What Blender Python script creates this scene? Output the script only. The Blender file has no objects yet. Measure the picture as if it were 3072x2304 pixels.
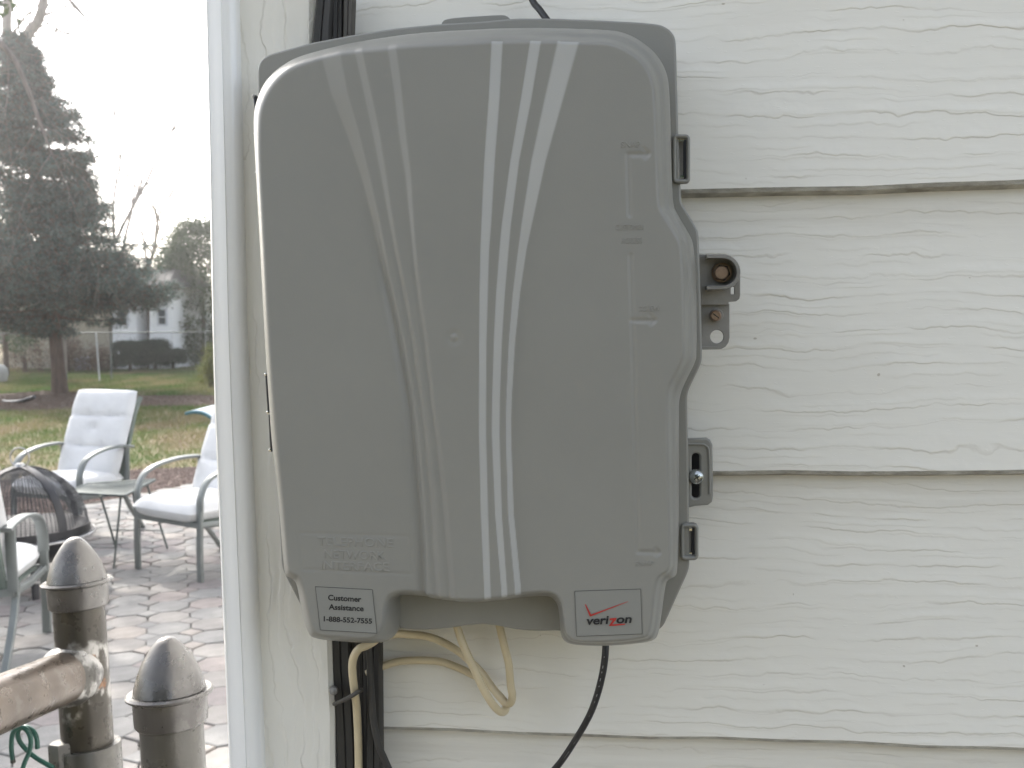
import bpy, math, random
import numpy as np
from mathutils import Vector, Matrix

random.seed(7); rng = np.random.default_rng(7)
R = math.radians
sc = bpy.context.scene
COL = sc.collection

# ------------------------------------------------------------------ camera
CAMP = np.array([0.0, -0.755, 1.5])
FPX = 3111.0
psi, phi, rho = R(5.7), R(3.83), R(.41)
FW = np.array([-math.sin(psi)*math.cos(phi), math.cos(psi)*math.cos(phi), -math.sin(phi)])
R0 = np.array([math.cos(psi), math.sin(psi), 0.0]); U0 = np.cross(R0, FW)
RT = R0*math.cos(rho) - U0*math.sin(rho); UP = U0*math.cos(rho) + R0*math.sin(rho)
cd = bpy.data.cameras.new('camera'); cam = bpy.data.objects.new('camera', cd); COL.objects.link(cam)
cd.sensor_width = 36; cd.lens = 36*FPX/3072; cd.clip_start = .02; cd.clip_end = 600
cd.dof.use_dof = True; cd.dof.focus_distance = .70; cd.dof.aperture_fstop = 20
cam.matrix_world = Matrix(((RT[0], UP[0], -FW[0], CAMP[0]), (RT[1], UP[1], -FW[1], CAMP[1]), (RT[2], UP[2], -FW[2], CAMP[2]), (0, 0, 0, 1)))
sc.camera = cam

# ------------------------------------------------------------------ light
AZ, EL = 42.0, 40.0            # sun: degrees left of the wall's inward normal, elevation
w = bpy.data.worlds.new('World'); sc.world = w; w.use_nodes = True
nt = w.node_tree; nt.nodes.clear()
sk = nt.nodes.new('ShaderNodeTexSky'); sk.sky_type = 'NISHITA'; sk.sun_disc = False
sk.sun_elevation = R(EL); sk.sun_rotation = R(-AZ); sk.dust_density = 3.5; sk.air_density = 1.0; sk.ozone_density = 1.0
bg = nt.nodes.new('ShaderNodeBackground'); bg.inputs['Strength'].default_value = .15
wo = nt.nodes.new('ShaderNodeOutputWorld')
hs_ = nt.nodes.new('ShaderNodeHueSaturation'); hs_.inputs['Saturation'].default_value = .45
nt.links.new(sk.outputs[0], hs_.inputs['Color']); nt.links.new(hs_.outputs[0], bg.inputs[0]); nt.links.new(bg.outputs[0], wo.inputs[0])
sd = bpy.data.lights.new('sun', 'SUN'); sd.energy = 2.05; sd.angle = R(.53); sd.color = (1, .95, .87)
sun = bpy.data.objects.new('sun', sd); COL.objects.link(sun)
SV = Vector((-math.sin(R(AZ))*math.cos(R(EL)), math.cos(R(AZ))*math.cos(R(EL)), math.sin(R(EL))))
sun.rotation_euler = SV.to_track_quat('Z', 'Y').to_euler(); sun.location = (-6, 4, 8)
sc.view_settings.view_transform = 'Standard'; sc.view_settings.look = 'None'
sc.view_settings.gamma = 1; sc.view_settings.use_curve_mapping = False
sc.view_settings.exposure = 1.74

# ------------------------------------------------------------------ picking points of the place
def ray(x, y): return FW + (x-1536)/FPX*RT - (y-1152)/FPX*UP      # photograph pixels (3072 x 2304)
def U(x, y, Y=0.0):
    d = ray(x, y); return CAMP + d*((Y-CAMP[1])/d[1])              # on a plane parallel to the wall
def G(x, y, z=0.0):
    d = ray(x, y); return CAMP + d*((z-CAMP[2])/d[2])              # on a level plane
def D(x, y, dep): return CAMP + ray(x, y)*dep                      # at a distance
def pxof(p):
    v = p-CAMP; d = v@FW
    return 1536+FPX*(v@RT)/d, 1152-FPX*(v@UP)/d, d

# ------------------------------------------------------------------ materials
def nodes(m):
    m.use_nodes = True; t = m.node_tree
    return t, t.nodes['Principled BSDF']
def N(t, kind, **kw):
    n = t.nodes.new('ShaderNode'+kind)
    for k, v in kw.items():
        if k.startswith('i_'): n.inputs[k[2:].replace('_', ' ')].default_value = v
        elif k.startswith('n'): n.inputs[int(k[1:])].default_value = v
        else: setattr(n, k, v)
    return n
def math_(t, op, a, b=None, c=None):
    n = N(t, 'Math', operation=op)
    for i, v in enumerate((a, b, c)):
        if v is None: continue
        if isinstance(v, (int, float)): n.inputs[i].default_value = v
        else: t.links.new(v, n.inputs[i])
    return n.outputs[0]
def noise(t, vec, scale, detail=3, rough=.55):
    n = N(t, 'TexNoise', i_Scale=scale, i_Detail=detail, i_Roughness=rough)
    t.links.new(vec, n.inputs['Vector']); return n.outputs['Fac']
def ramp(t, fac, stops):
    n = N(t, 'ValToRGB'); e = n.color_ramp.elements
    while len(e) < len(stops): e.new(.5)
    for s, (p, c) in zip(e, stops):
        s.position = p; s.color = (c[0], c[1], c[2], 1)
    t.links.new(fac, n.inputs[0]); return n.outputs[0]
def maprange(t, v, a, b, c=0., d=1.):
    n = N(t, 'MapRange'); n.interpolation_type = 'SMOOTHSTEP'
    for i, x in zip((1, 2, 3, 4), (a, b, c, d)): n.inputs[i].default_value = x
    t.links.new(v, n.inputs[0]); return n.outputs[0]
def scaled(t, vec, s):
    n = N(t, 'Mapping'); n.inputs['Scale'].default_value = s
    t.links.new(vec, n.inputs[0]); return n.outputs[0]
MATS = {}
def mat(name, c1, c2=None, rough=.5, metal=0., scale=20., bump=0., bscale=None, stretch=(1, 1, 1), spec=.5, lo=.3, hi=.7, coat=0., trans=0.):
    m = bpy.data.materials.new(name); t, b = nodes(m); MATS[name] = m
    b.inputs['Roughness'].default_value = rough; b.inputs['Metallic'].default_value = metal
    b.inputs['Specular IOR Level'].default_value = spec; b.inputs['Coat Weight'].default_value = coat
    tc = N(t, 'TexCoord').outputs['Object']; v = scaled(t, tc, stretch)
    c2 = c2 or tuple(x*.85 for x in c1)
    f = noise(t, v, scale)
    t.links.new(ramp(t, f, [(lo, c1), (hi, c2)]), b.inputs['Base Color'])
    if bump:
        bn = N(t, 'Bump', i_Strength=1.0, i_Distance=bump)
        t.links.new(noise(t, v, bscale or scale*4, 4, .6), bn.inputs['Height']); t.links.new(bn.outputs[0], b.inputs['Normal'])
    if trans:
        tr = N(t, 'BsdfTranslucent'); mx = N(t, 'MixShader'); mx.inputs[0].default_value = trans
        t.links.new(ramp(t, f, [(lo, c1), (hi, c2)]), tr.inputs[0])
        t.links.new(b.outputs[0], mx.inputs[1]); t.links.new(tr.outputs[0], mx.inputs[2])
        t.links.new(mx.outputs[0], t.nodes['Material Output'].inputs[0])
    return m

lapz0 = float(U(2600, 555)[2])
def wood(name, axis, col, dirt_shade, depth=.00034, seed=0., freq=74.):
    """painted, embossed wood grain running along x (axis 0) or z (axis 2)"""
    m = bpy.data.materials.new(name); t, b = nodes(m); MATS[name] = m
    b.inputs['Roughness'].default_value = .42; b.inputs['Specular IOR Level'].default_value = .35
    tc = N(t, 'TexCoord').outputs['Object']
    s = N(t, 'SeparateXYZ'); t.links.new(tc, s.inputs[0])
    al, ac = (s.outputs[0], s.outputs[2]) if axis == 0 else (s.outputs[2], s.outputs[0])
    def vec(a, c):
        n = N(t, 'CombineXYZ'); t.links.new(math_(t, 'MULTIPLY', al, a), n.inputs[0]); t.links.new(math_(t, 'MULTIPLY', ac, c), n.inputs[1])
        n.inputs[2].default_value = seed; return n.outputs[0]
    warp = noise(t, vec(2.6, 9), 1, 2); wig = noise(t, vec(22, 34), 1, 3); wig2 = noise(t, vec(75, 60), 1, 2)
    v = math_(t, 'MULTIPLY', ac, freq)
    v = math_(t, 'MULTIPLY_ADD', warp, 4.2, v); v = math_(t, 'MULTIPLY_ADD', wig, .95, v); v = math_(t, 'MULTIPLY_ADD', wig2, .42, v)
    fr = math_(t, 'FRACT', v)
    up = maprange(t, fr, 0, .09); dn = maprange(t, fr, .09, .8, 1, 0)
    ridge = math_(t, 'MULTIPLY', up, dn)
    cell = math_(t, 'FLOOR', v)
    n1 = N(t, 'CombineXYZ'); t.links.new(math_(t, 'MULTIPLY', al, 11.), n1.inputs[0]); t.links.new(math_(t, 'MULTIPLY', cell, 5.37), n1.inputs[1])
    mask = maprange(t, noise(t, n1.outputs[0], 1, 2), .44, .58)
    ridge = math_(t, 'MULTIPLY', ridge, mask)
    fine = noise(t, vec(36, 420), 1, 3, .65)
    streak = noise(t, vec(9, 160), 1, 3, .6)
    pits = maprange(t, noise(t, vec(240, 520), 1, 1), .68, .76)
    v2 = math_(t, 'MULTIPLY_ADD', warp, 5.5, math_(t, 'MULTIPLY', ac, freq*1.75)); v2 = math_(t, 'MULTIPLY_ADD', wig, 1.5, v2); v2 = math_(t, 'MULTIPLY_ADD', wig2, .5, v2)
    fr2 = math_(t, 'FRACT', v2); n2 = N(t, 'CombineXYZ'); t.links.new(math_(t, 'MULTIPLY', al, 15.), n2.inputs[0]); t.links.new(math_(t, 'MULTIPLY', math_(t, 'FLOOR', v2), 3.71), n2.inputs[1])
    mask2 = maprange(t, noise(t, n2.outputs[0], 1, 2), .43, .60)
    r2 = math_(t, 'MULTIPLY', math_(t, 'MULTIPLY', maprange(t, fr2, 0, .2), maprange(t, fr2, .2, .9, 1, 0)), mask2)
    ridge = math_(t, 'MULTIPLY_ADD', r2, .55, ridge)
    h = math_(t, 'MULTIPLY_ADD', fine, .16, ridge); h = math_(t, 'MULTIPLY_ADD', streak, .16, h)
    h = math_(t, 'MULTIPLY_ADD', pits, .12, h)
    bn = N(t, 'Bump', i_Strength=1.0, i_Distance=depth); t.links.new(h, bn.inputs['Height']); t.links.new(bn.outputs[0], b.inputs['Normal'])
    # thin shadow lines painted under each ridge, and faint broad stains
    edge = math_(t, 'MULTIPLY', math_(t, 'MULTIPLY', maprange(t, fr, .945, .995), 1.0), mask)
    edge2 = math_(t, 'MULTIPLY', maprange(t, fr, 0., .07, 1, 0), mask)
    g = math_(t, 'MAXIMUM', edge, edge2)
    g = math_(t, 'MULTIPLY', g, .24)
    st = maprange(t, noise(t, vec(5, 14), 1, 4), .48, .78, 0, .10)
    g = math_(t, 'MAXIMUM', g, st)
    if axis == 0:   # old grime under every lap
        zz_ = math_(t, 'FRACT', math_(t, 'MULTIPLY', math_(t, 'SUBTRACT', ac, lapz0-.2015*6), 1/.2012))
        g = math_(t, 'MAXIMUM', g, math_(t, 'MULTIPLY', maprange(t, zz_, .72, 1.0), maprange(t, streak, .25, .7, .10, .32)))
    speck = maprange(t, noise(t, vec(190, 190), 1, 0), .885, .90, 0, .7)
    g = math_(t, 'MAXIMUM', g, speck)
    mx = N(t, 'Mix', data_type='RGBA'); mx.inputs[6].default_value = (*col, 1); mx.inputs[7].default_value = (*dirt_shade, 1)
    t.links.new(g, mx.inputs[0]); t.links.new(mx.outputs[2], b.inputs['Base Color'])
    return m

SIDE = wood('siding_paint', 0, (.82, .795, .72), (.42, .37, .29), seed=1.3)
CORN = wood('corner_board_paint', 2, (.80, .775, .70), (.33, .29, .22), depth=.0007, seed=4.1, freq=62)
mat('lip_fibre', (.60, .58, .52), (.30, .28, .24), rough=.9, scale=60, bump=.0012, bscale=300, stretch=(1, 1, 3))
mat('vinyl', (.90, .895, .87), (.88, .875, .85), rough=.24, scale=4, bump=.0004, bscale=9, stretch=(1, 1, .25), coat=.3)
mat('roof_shingle', (.09, .085, .08), (.05, .05, .05), rough=.9, scale=8, bump=.01)

# box plastic: grey, plus a smoother paler grey painting caught light on stripe facets
def plastic():
    m = bpy.data.materials.new('box_plastic'); t, b = nodes(m); MATS['box_plastic'] = m
    b.inputs['Specular IOR Level'].default_value = .5
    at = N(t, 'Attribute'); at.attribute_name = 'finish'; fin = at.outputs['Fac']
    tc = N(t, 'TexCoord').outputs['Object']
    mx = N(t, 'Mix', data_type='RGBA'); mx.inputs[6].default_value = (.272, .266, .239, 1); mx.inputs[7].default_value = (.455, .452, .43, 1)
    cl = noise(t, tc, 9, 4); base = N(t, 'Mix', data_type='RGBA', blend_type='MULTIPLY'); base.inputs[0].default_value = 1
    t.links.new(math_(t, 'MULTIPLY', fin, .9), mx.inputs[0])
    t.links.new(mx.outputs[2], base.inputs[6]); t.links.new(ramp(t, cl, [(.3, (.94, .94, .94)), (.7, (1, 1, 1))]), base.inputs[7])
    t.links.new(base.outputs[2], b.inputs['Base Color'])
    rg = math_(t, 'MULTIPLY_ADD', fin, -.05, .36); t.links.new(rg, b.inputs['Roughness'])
    bn = N(t, 'Bump', i_Strength=.55, i_Distance=.00012)
    t.links.new(noise(t, tc, 1500, 2), bn.inputs['Height']); t.links.new(bn.outputs[0], b.inputs['Normal'])
    return m
PL = plastic()
mat('label_grey', (.262, .259, .233), (.25, .247, .222), rough=.5, scale=30)
mat('groove_grey', (.045, .045, .042), rough=.7)
mat('ink', (.012, .012, .014), (.02, .02, .022), rough=.55, scale=200)
mat('ink_red', (.50, .030, .022), (.42, .03, .025), rough=.5, scale=200)
mat('bracket_steel', (.30, .29, .27), (.23, .22, .20), rough=.5, metal=.25, scale=60, bump=.0001, bscale=900)
mat('copper_bolt', (.38, .27, .20), (.27, .19, .14), rough=.38, metal=.85, scale=180, bump=.0001)
mat('zinc', (.62, .66, .66), (.45, .47, .46), rough=.22, metal=1, scale=120)
mat('chrome', (.8, .8, .8), (.7, .7, .7), rough=.12, metal=1)
mat('black_rubber', (.018, .018, .02), (.03, .03, .03), rough=.38, scale=60)
mat('dark_hole', (.008, .008, .009), rough=.6)
mat('print_white', (.45, .45, .45), rough=.6)
mat('cream_jacket', (.66, .56, .37), (.60, .50, .32), rough=.33, scale=40, bump=.0002, bscale=60)
mat('conduit_black', (.030, .029, .027), (.05, .047, .043), rough=.55, scale=25, stretch=(1, 1, .2), bump=.0003, bscale=90)
mat('conduit_brown', (.075, .068, .058), (.055, .05, .043), rough=.6, scale=25, stretch=(1, 1, .2))
mat('chair_frame', (.19, .205, .20), (.16, .175, .17), rough=.42, metal=.3, scale=9)
mat('cushion', (.74, .745, .75), (.66, .665, .67), rough=.85, scale=7, bump=.004, bscale=16, trans=.12)
mat('sling', (.17, .20, .18), (.13, .16, .14), rough=.8, scale=80)
mat('pale_sling', (.62, .70, .76), (.56, .64, .70), rough=.7, scale=20, trans=.2)
mat('teal_piping', (.06, .16, .19), rough=.7)
mat('table_mesh', (.10, .12, .115), (.075, .09, .085), rough=.5, metal=.4)
mat('fire_black', (.018, .019, .022), (.03, .03, .034), rough=.42, metal=.3, scale=18)
mat('fire_steel', (.42, .42, .42), (.32, .31, .30), rough=.3, metal=.9)
mat('green_cord', (.018, .085, .062), (.012, .06, .045), rough=.4, scale=60)
mat('rock', (.5, .5, .48), rough=.9, scale=5, bump=.03)
for i, (a, b_) in enumerate([((.385, .365, .345), (.33, .31, .29)), ((.42, .37, .35), (.35, .31, .29)), ((.355, .35, .34), (.30, .295, .285)), ((.46, .42, .38), (.38, .34, .31)), ((.36, .32, .31), (.29, .26, .255))]):
    mat('paver_%s' % ('ash', 'rose', 'slate', 'sand', 'clay')[i], tuple(x*.60 for x in a), tuple(x*.55 for x in b_), rough=.8, scale=14, bump=.0015, bscale=60)
PAV = ['paver_ash', 'paver_rose', 'paver_slate', 'paver_sand', 'paver_ash', 'paver_slate', 'paver_slate', 'paver_slate', 'paver_ash', 'paver_slate', 'paver_slate', 'paver_clay']
mat('joint_sand', (.105, .095, .08), (.07, .064, .053), rough=.95, scale=12, bump=.003, bscale=120)
mat('gravel_bed', (.24, .18, .15), (.15, .11, .09), rough=.95, scale=40, bump=.01)
mat('pebble', (.38, .30, .26), (.22, .17, .15), rough=.85, scale=9, lo=.4, hi=.6)
mat('mulch', (.13, .085, .06), (.06, .042, .032), rough=.95, scale=20, bump=.02)
mat('bark', (.13, .085, .065), (.06, .043, .035), rough=.95, scale=9, stretch=(3, 3, .5), bump=.03, bscale=22)
mat('pale_bark', (.27, .235, .21), (.16, .14, .125), rough=.9, scale=9, stretch=(3, 3, .5), bump=.01)
mat('spruce_needles', (.026, .052, .044), (.125, .18, .155), rough=.7, scale=4.5, lo=.42, hi=.66, trans=.3)
mat('cedar_leaves', (.035, .070, .030), (.065, .085, .030), rough=.7, scale=1.4, trans=.3)
mat('hedge_leaves', (.006, .024, .010), (.014, .035, .014), rough=.6, scale=4, trans=.1)
mat('yellow_leaves', (.17, .17, .035), (.10, .13, .04), rough=.7, scale=4, trans=.3)
mat('rust_twigs', (.20, .10, .05), (.12, .07, .05), rough=.8, scale=4)
mat('brown_twigs', (.13, .085, .06), (.08, .06, .045), rough=.9, scale=3)
mat('clapboard', (.90, .91, .92), (.86, .87, .88), rough=.6, scale=3)
mat('beige_wall', (.40, .37, .29), (.34, .31, .25), rough=.8, scale=2)
mat('brown_wall', (.20, .155, .13), rough=.8)
mat('glass_dark', (.03, .045, .06), rough=.08, spec=.8)
mat('white_wood', (.62, .64, .68), rough=.6)
mat('galv_wire', (.17, .185, .185), rough=.5, metal=.6)
mat('bin_grey', (.33, .35, .38), rough=.6)

# weathered pipe
def pipe_mat(name, c1, c2, white, rust, joint=None, rad=.09):
    m = bpy.data.materials.new(name); t, b = nodes(m); MATS[name] = m
    b.inputs['Metallic'].default_value = .55
    tc = N(t, 'TexCoord').outputs['Object']
    base = ramp(t, noise(t, scaled(t, tc, (1, 1, .35)), 26, 4), [(.3, c1), (.7, c2)])
    if joint is not None:
        vm = N(t, 'VectorMath', operation='DISTANCE'); t.links.new(tc, vm.inputs[0]); vm.inputs[1].default_value = joint
        d = math_(t, 'MULTIPLY_ADD', noise(t, tc, 38, 4), .075, vm.outputs[1])
        near = maprange(t, d, rad*.95, rad*1.12, 1, 0)
        blot = maprange(t, noise(t, scaled(t, tc, (1, 1, .6)), 55, 4), .44, .54)
        mx = N(t, 'Mix', data_type='RGBA'); mx.inputs[7].default_value = (*white, 1)
        t.links.new(math_(t, 'MULTIPLY', near, blot), mx.inputs[0]); t.links.new(base, mx.inputs[6]); base = mx.outputs[2]
        ring = math_(t, 'MULTIPLY', maprange(t, d, rad*.58, rad*.68), maprange(t, d, rad*.70, rad*.86, 1, 0))
        rb = maprange(t, noise(t, tc, 90, 4), .45, .58)
        mx = N(t, 'Mix', data_type='RGBA'); mx.inputs[7].default_value = (*rust, 1)
        t.links.new(math_(t, 'MULTIPLY', ring, rb), mx.inputs[0]); t.links.new(base, mx.inputs[6]); base = mx.outputs[2]
    else:
        blot = maprange(t, noise(t, tc, 34, 5), .60, .68, 0, .5)
        mx = N(t, 'Mix', data_type='RGBA'); mx.inputs[7].default_value = (*white, 1)
        t.links.new(blot, mx.inputs[0]); t.links.new(base, mx.inputs[6]); base = mx.outputs[2]
    t.links.new(base, b.inputs['Base Color'])
    t.links.new(maprange(t, noise(t, tc, 60, 3), .3, .7, .24, .42), b.inputs['Roughness'])
    bn = N(t, 'Bump', i_Strength=1.0, i_Distance=.00022); t.links.new(noise(t, tc, 260, 4), bn.inputs['Height']); t.links.new(bn.outputs[0], b.inputs['Normal'])
    return m

# ------------------------------------------------------------------ mesh helpers
ORG = {}
def V3(p): return np.array([float(p[0]), float(p[1]), float(p[2])])
class MB:
    def __init__(s): s.v = []; s.f = []; s.m = []
    def add(s, vs, fs, mi=0):
        n = len(s.v); s.v.extend([tuple(float(c) for c in v) for v in vs])
        for f in fs: s.f.append(tuple(i+n for i in f)); s.m.append(mi)
        return s
    def box(s, lo, hi, rot=0., c=None, mi=0):
        x0, y0, z0 = lo; x1, y1, z1 = hi
        vs = [(x0, y0, z0), (x1, y0, z0), (x1, y1, z0), (x0, y1, z0), (x0, y0, z1), (x1, y0, z1), (x1, y1, z1), (x0, y1, z1)]
        if rot:
            cx, cy = c if c is not None else ((x0+x1)/2, (y0+y1)/2); a, b = math.cos(rot), math.sin(rot)
            vs = [(cx+(x-cx)*a-(y-cy)*b, cy+(x-cx)*b+(y-cy)*a, z) for x, y, z in vs]
        return s.add(vs, [(0, 3, 2, 1), (4, 5, 6, 7), (0, 1, 5, 4), (1, 2, 6, 5), (2, 3, 7, 6), (3, 0, 4, 7)], mi)
    def tube(s, path, r, n=8, cap=True, mi=0):
        P = [V3(p) for p in path]; k = len(P); rs = r if hasattr(r, '__len__') else [r]*k
        vs = []; up = np.array([0.13, .21, .97])
        for i in range(k):
            t = P[min(i+1, k-1)]-P[max(i-1, 0)]; t = t/(np.linalg.norm(t)+1e-12)
            if i == 0:
                a = np.cross(t, up)
                if np.linalg.norm(a) < .2: a = np.cross(t, np.array([1., 0, 0]))
            else: a = a - t*(a@t)
            a = a/np.linalg.norm(a); b = np.cross(t, a)
            for j in range(n):
                q = 2*math.pi*j/n; vs.append(P[i]+rs[i]*(math.cos(q)*a+math.sin(q)*b))
        fs = [(i*n+j, i*n+(j+1) % n, (i+1)*n+(j+1) % n, (i+1)*n+j) for i in range(k-1) for j in range(n)]
        if cap: fs += [tuple(range(n-1, -1, -1)), tuple((k-1)*n+j for j in range(n))]
        return s.add(vs, fs, mi)
    def flat(s, path, w, t, side=(1, 0, 0), mi=0):
        """rectangular bar swept along path, w wide along side"""
        P = [V3(p) for p in path]; k = len(P); sd_ = V3(side); sd_ /= np.linalg.norm(sd_); vs = []
        for i in range(k):
            d = P[min(i+1, k-1)]-P[max(i-1, 0)]; d /= np.linalg.norm(d); nn = np.cross(d, sd_); nn /= np.linalg.norm(nn)
            for a, b in ((-.5, -.32), (-.38, -.5), (.38, -.5), (.5, -.32), (.5, .32), (.38, .5), (-.38, .5), (-.5, .32)): vs.append(P[i]+sd_*w*a+nn*t*b)
        fs = [(i*8+j, i*8+(j+1) % 8, (i+1)*8+(j+1) % 8, (i+1)*8+j) for i in range(k-1) for j in range(8)]
        fs += [tuple(range(7, -1, -1)), tuple((k-1)*8+j for j in range(8))]
        return s.add(vs, fs, mi)
    def lathe(s, prof, c, axis=(0, 0, 1), n=40, mi=0):
        ax = V3(axis); ax /= np.linalg.norm(ax); a = np.cross(ax, [0.3, .9, .1]); a /= np.linalg.norm(a); b = np.cross(ax, a); c = V3(c)
        vs = [c+ax*h+r*(math.cos(2*math.pi*j/n)*a+math.sin(2*math.pi*j/n)*b) for r, h in prof for j in range(n)]
        k = len(prof)
        fs = [(i*n+j, i*n+(j+1) % n, (i+1)*n+(j+1) % n, (i+1)*n+j) for i in range(k-1) for j in range(n)]
        if prof[0][0] > 1e-6: fs.append(tuple(range(n-1, -1, -1)))
        if prof[-1][0] > 1e-6: fs.append(tuple((k-1)*n+j for j in range(n)))
        return s.add(vs, fs, mi)
def props(o, label=None, cat=None, group=None, kind=None):
    for k, v in (('label', label), ('category', cat), ('group', group), ('kind', kind)):
        if v: o[k] = v
    return o
def link(name, me, parent=None):
    o = bpy.data.objects.new(name, me); COL.objects.link(o)
    if parent is not None: o.parent = parent
    return o
def mesh_obj(name, v, f, mats, parent=None, local=False, smooth=40, mi=None, **kw):
    v = np.asarray(v, dtype=np.float64).reshape(-1, 3)
    org = np.zeros(3) if (local or parent is None) else ORG.get(parent.name, np.zeros(3))
    me = bpy.data.meshes.new(name); me.from_pydata([tuple(p) for p in (v-org)], [], f)
    mats = mats if isinstance(mats, (list, tuple)) else [mats]
    for m in mats: me.materials.append(MATS[m] if isinstance(m, str) else m)
    if mi is not None and max(mi, default=0) > 0: me.polygons.foreach_set('material_index', mi)
    me.validate(); me.update()
    if smooth:
        me.polygons.foreach_set('use_smooth', [True]*len(me.polygons)); me.set_sharp_from_angle(angle=R(smooth))
    o = link(name, me, parent); ORG[o.name] = org
    return props(o, **kw)
def build(mb, name, mats, parent=None, **kw): return mesh_obj(name, mb.v, mb.f, mats, parent, mi=mb.m, **kw)
def fast_tris(name, v, mats, parent=None, n=3, **kw):
    """v: (k*n,3) array of separate polygons"""
    org = np.zeros(3) if parent is None else ORG.get(parent.name, np.zeros(3))
    v = np.asarray(v, dtype=np.float32).reshape(-1, 3)-org.astype(np.float32); k = len(v)//n
    me = bpy.data.meshes.new(name); me.vertices.add(len(v)); me.vertices.foreach_set('co', v.ravel())
    me.loops.add(k*n); me.loops.foreach_set('vertex_index', np.arange(k*n, dtype=np.int32))
    me.polygons.add(k); me.polygons.foreach_set('loop_start', np.arange(0, k*n, n, dtype=np.int32)); me.polygons.foreach_set('loop_total', np.full(k, n, dtype=np.int32))
    me.update(calc_edges=True)
    mats = mats if isinstance(mats, (list, tuple)) else [mats]
    for m in mats: me.materials.append(MATS[m])
    if len(mats) > 1: me.polygons.foreach_set('material_index', rng.integers(0, len(mats), k).astype(np.int32))
    o = link(name, me, parent); ORG[o.name] = org
    return props(o, **kw)
def thing(name, loc, label, cat, group=None, rotz=0.):
    o = bpy.data.objects.new(name, None); COL.objects.link(o); o.location = tuple(float(c) for c in loc); o.rotation_euler = (0, 0, rotz)
    o.empty_display_size = .1; ORG[o.name] = V3(loc); return props(o, label, cat, group)
def copy_tree(o, parent=None):
    c = o.copy(); COL.objects.link(c)
    if parent is not None: c.parent = parent
    for ch in list(o.children): copy_tree(ch, c)
    return c
def spline(pts, n=10):
    P = [V3(p) for p in pts]; P = [2*P[0]-P[1]]+P+[2*P[-1]-P[-2]]; out = []
    for i in range(1, len(P)-2):
        a, b, c, d = P[i-1:i+3]
        for k in range(n):
            t = k/n; out.append(.5*((2*b)+(c-a)*t+(2*a-5*b+4*c-d)*t*t+(3*b-a-3*c+d)*t**3))
    out.append(P[-2]); return out
def chaikin(p, k=2):
    p = np.asarray(p, float)
    for _ in range(k):
        q = np.roll(p, -1, 0); p = np.stack([.75*p+.25*q, .25*p+.75*q], 1).reshape(-1, p.shape[1])
    return p
def plate(name, polys, Yf, thick, mats, parent, bevel=.0006, chk=0, **kw):
    """flat piece parallel to the wall; first polygon is the outline, the others holes (photograph pixels)"""
    cu = bpy.data.curves.new(name, 'CURVE'); cu.dimensions = '2D'; cu.fill_mode = 'BOTH'
    for p in polys:
        w_ = np.array([U(x, y, Yf) for x, y in p])
        if chk: w_ = chaikin(w_, chk)
        s = cu.splines.new('POLY'); s.points.add(len(w_)-1); s.use_cyclic_u = True
        for i, q in enumerate(w_): s.points[i].co = (q[0], q[2], 0, 1)
    cu.extrude = thick/2-bevel; cu.bevel_depth = bevel; cu.bevel_resolution = 2; cu.offset = -bevel
    t = bpy.data.objects.new('tmp', cu); COL.objects.link(t); bpy.context.view_layer.update()
    me = bpy.data.meshes.new_from_object(t.evaluated_get(bpy.context.evaluated_depsgraph_get()))
    v = np.array([tuple(q.co) for q in me.vertices]); f = [tuple(q.vertices) for q in me.polygons]
    bpy.data.objects.remove(t); bpy.data.curves.remove(cu); bpy.data.meshes.remove(me)
    v3 = np.stack([v[:, 0], Yf+thick/2-v[:, 2], v[:, 1]], 1)
    return mesh_obj(name, v3, f, mats, parent, smooth=35, **kw)
def cyl_y(mb, x, y, r, Yf, Yb, n=24, bev=.0004, mi=0):
    c = U(x, y, Yf)
    return mb.lathe([(0, 0), (r-bev, 0), (r, -bev), (r, Yf-Yb)], (c[0], Yf, c[2]), axis=(0, -1, 0), n=n, mi=mi)
def text_on(s, a, b, cap, Y, ext, m, name, parent, shear=0., bold=0., bev=0., **kw):
    """lettering on a face parallel to the wall: baseline from pixel a to pixel b, capital height in pixels"""
    cu = bpy.data.curves.new('t', 'FONT'); cu.body = s; cu.size = 1; cu.shear = shear; cu.offset = bold; cu.extrude = .5; cu.resolution_u = 4
    if bev: cu.extrude = 0; cu.bevel_depth = bev; cu.bevel_resolution = 2; cu.offset = -bev*.55
    t = bpy.data.objects.new('tmp', cu); COL.objects.link(t); bpy.context.view_layer.update()
    me = bpy.data.meshes.new_from_object(t.evaluated_get(bpy.context.evaluated_depsgraph_get()))
    v = np.array([tuple(q.co) for q in me.vertices]); f = [tuple(q.vertices) for q in me.polygons]
    bpy.data.objects.remove(t); bpy.data.curves.remove(cu); bpy.data.meshes.remove(me)
    A, B = U(a[0], a[1], Y), U(b[0], b[1], Y); ex = B-A; L = np.linalg.norm(ex); e1 = ex/L; e2 = np.array([-e1[2], 0, e1[0]])
    px = np.linalg.norm(ex)/math.hypot(b[0]-a[0], b[1]-a[1])
    x = (v[:, 0]-v[:, 0].min())/(v[:, 0].max()-v[:, 0].min())*L; y = v[:, 1]/.73*cap*px
    w3 = A[None]+x[:, None]*e1+y[:, None]*e2; w3[:, 1] = Y-(v[:, 2]*ext if not bev else v[:, 2]/bev*ext)
    return mesh_obj(name, w3, f, m, parent, smooth=60 if bev else 0, **kw)
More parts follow.
